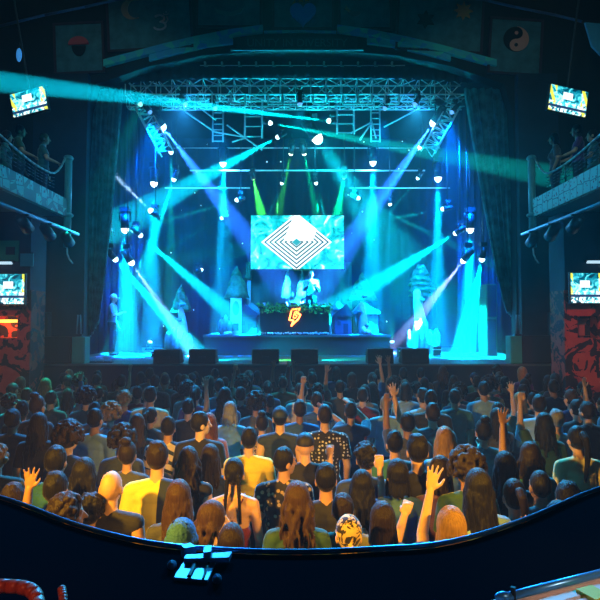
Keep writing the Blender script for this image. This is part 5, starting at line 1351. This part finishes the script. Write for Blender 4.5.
# ------------------------------------------------------------------ parapet in front of the camera
ZL = 1.95
far = [(-160, 470), (-80, 484), (0, 499.5), (75, 527), (150, 546), (225, 553), (300, 555), (375, 552), (450, 545), (525, 522), (600, 490.5), (680, 470), (760, 455)]
def flr(px, py, z):
    y = (300-py)/F; t = (z-CAMZ)/(math.sin(PITCH)+y*math.cos(PITCH)); return Vector(((px-300)/F*t, t*(math.cos(PITCH)-y*math.sin(PITCH)), z))
fp = [flr(a, b, ZL) for a, b in far]
def smooth_line(pts, n=6):
    out = []
    for i in range(len(pts)-1):
        p0 = pts[max(i-1, 0)]; p1 = pts[i]; p2 = pts[i+1]; p3 = pts[min(i+2, len(pts)-1)]
        for k in range(n):
            t = k/n
            out.append(.5*((2*p1)+(p2-p0)*t+(2*p0-5*p1+4*p2-p3)*t*t+(3*p1-p0-3*p2+p3)*t**3))
    return out+[pts[-1]]
fp = smooth_line(fp)
near = []
for i, p in enumerate(fp):
    a = fp[max(i-1, 0)]; b = fp[min(i+1, len(fp)-1)]; n = Vector((-(b-a).y, (b-a).x, 0)).normalized()
    near.append(p-n*.76-Vector((0, 0, .0)))
bm = bm_new()
def loft(rows):
    v = [[bm.verts.new(q) for q in r] for r in rows]
    for r0, r1 in zip(v, v[1:]):
        m = len(r0)
        for j in range(m): bm.faces.new((r0[j], r0[(j+1) % m], r1[(j+1) % m], r1[j]))
    bm.faces.new(v[0]); bm.faces.new(v[-1][::-1])
loft([(Vector((p.x, p.y, ZL)), Vector((p.x, p.y, ZL-.10)), Vector((q.x, q.y, ZL-.10)), Vector((q.x, q.y, ZL))) for p, q in zip(fp, near)])
ledge_m = mat('ledge_black', (.002, .003, .005), .9, spec=.0)
struct('wall_parapet_top', bm, ledge_m, None, False)
bm = bm_new()
loft([((p*.97+q*.03).xy.to_3d()+Vector((0, 0, ZL-.101)), (p*.97+q*.03).xy.to_3d()+Vector((0, 0, FZ)), (p*.80+q*.20).xy.to_3d()+Vector((0, 0, FZ)), (p*.80+q*.20).xy.to_3d()+Vector((0, 0, ZL-.101))) for p, q in zip(fp, near)])
struct('wall_parapet', bm, matte)
bm = bm_new(); loft([[p+Vector((0, .008*math.cos(2*PI*k/8), .009+.008*math.sin(2*PI*k/8))) for k in range(8)] for p in fp])
tag(obj('edge_strip', bm, mat('edge_metal', (.10, .28, .50), .3, .5), None, True), 'thin blue metal edge strip along the far rim of the black parapet', 'edge strip')  # strip added for blue light along the rim, tinted to match
# tube rail and pale shelf at the near corner, red-lit wooden rail at the other corner
a = flr(603, 573, ZL+.03); b = flr(508, 597, ZL+.03)
t = thing('tube_rail', 'blue metal tube rail at the near parapet edge by the pale slatted tray', 'rail', b)
bm = bm_new(); cone(bm, (0, 0, 0), (a-b)*1.6, .010, .010, 12); obj('tube', bm, mat('tube_blue', (.10, .32, .60), .3, .5), t, True)
bm = bm_new(); ell(bm, (-.01, 0, 0), (.02, .012, .012)); obj('end_cap', bm, mat('tube_blue', (.10, .32, .60), .3, .5), t, True)
bm = bm_new(); cone(bm, (.012, .0, -.03), (.012, .0, .022), .006, .006, 8); obj('clip', bm, black, t)
c = flr(584, 603, ZL+.015)
t = thing('slatted_tray', 'pale slatted tray with a yellow tab below the blue tube rail', 'tray', c, .38)
pale = mat('shelf_pale', (.75, .55, .48), .5)
for i in range(5):
    bm = bm_new(); box(bm, (.05, .06-.035*i, 0), (.62, .024, .02)); obj('slat', bm, pale, t)
bm = bm_new(); box(bm, (.03, .0, .004), (.05, .05, .03)); obj('yellow_tab', bm, mat('tab_yellow', (.6, .55, .05), .5), t)
bm = bm_new(); box(bm, (.05, -.01, -.0135), (.60, .17, .006)); obj('base_sheet', bm, black, t)
c = flr(10, 591, ZL+.075)
t = thing('wooden_rail', 'curved red-brown wooden chair rail at the near corner opposite the slatted tray', 'chair', c)
wd = mat('red_wood', (.45, .10, .05), .4, bump=.3, bscale=18, var=.3, vscale=8)
bm = bm_new(); tube(bm, smooth_line([Vector((-.12, .03, 0)), Vector((-.04, .022, 0)), Vector((.04, .006, 0)), Vector((.075, -.03, -.02)), Vector((.08, -.08, -.06))], 3), .014, 20); obj('top_rail', bm, wd, t, True)
bm = bm_new(); tube(bm, smooth_line([Vector((.105, .012, 0)), Vector((.118, -.01, -.02)), Vector((.122, -.05, -.06))]), .009, 10); obj('spindle', bm, wd, t, True)
bm = bm_new(); tube(bm, [Vector((-.1, -.02, -.06)), Vector((.08, -.05, -.06)), Vector((.122, -.05, -.06))], .01, 8); obj('lower_rail', bm, wd, t, True)
# metal bracket on the ledge, its blue light put into the colour
c = flr(200, 569, ZL)
t = thing('metal_bracket', 'blue-lit metal bracket plate with two knobs lying on the black parapet', 'bracket', c)
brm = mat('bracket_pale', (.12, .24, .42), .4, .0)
def lp(px, py, h=0): return flr(px, py, ZL+h)-c
def slab(pts, h0, h1, nm):
    bm = bm_new(); poly(bm, [lp(a, b, h0) for a, b in pts], Vector((0, 0, h1-h0))); return obj(nm, bm, brm, t, False)
slab([(174, 580), (207.5, 583), (216, 563), (186, 560)], .001, .008, 'base_plate')
slab([(186, 559), (232, 556), (229, 562), (184, 563)], .010, .022, 'cross_bar')
slab([(181, 556), (190, 553), (196, 557), (184, 559)], .001, .03, 'clamp_jaw')
slab([(204, 555), (212, 554), (211, 561), (203, 562)], .01, .035, 'clamp_jaw')
bm = bm_new(); cone(bm, lp(189, 577, .009), lp(196, 562, .009), .006, .006, 8); obj('dark_slot', bm, black, t)
bm = bm_new(); cone(bm, lp(203, 579, .009), lp(209, 562, .009), .003, .003, 8); obj('dark_slot', bm, black, t)
for k, (a, b) in enumerate(((172, 565), (217, 579))):
    bm = bm_new(); cone(bm, lp(a, b, .002), lp(a, b, .014), .012, .011, 14); cone(bm, lp(a, b, .014), lp(a, b, .018), .008, .007, 12); obj('knob', bm, brm, t, True)
# platform the photographer stands on
sbox('floor_platform', -3.2, 3.2, -3.9, .35, FZ, 1.0, mat('platform_floor', (.012, .012, .014), .7))
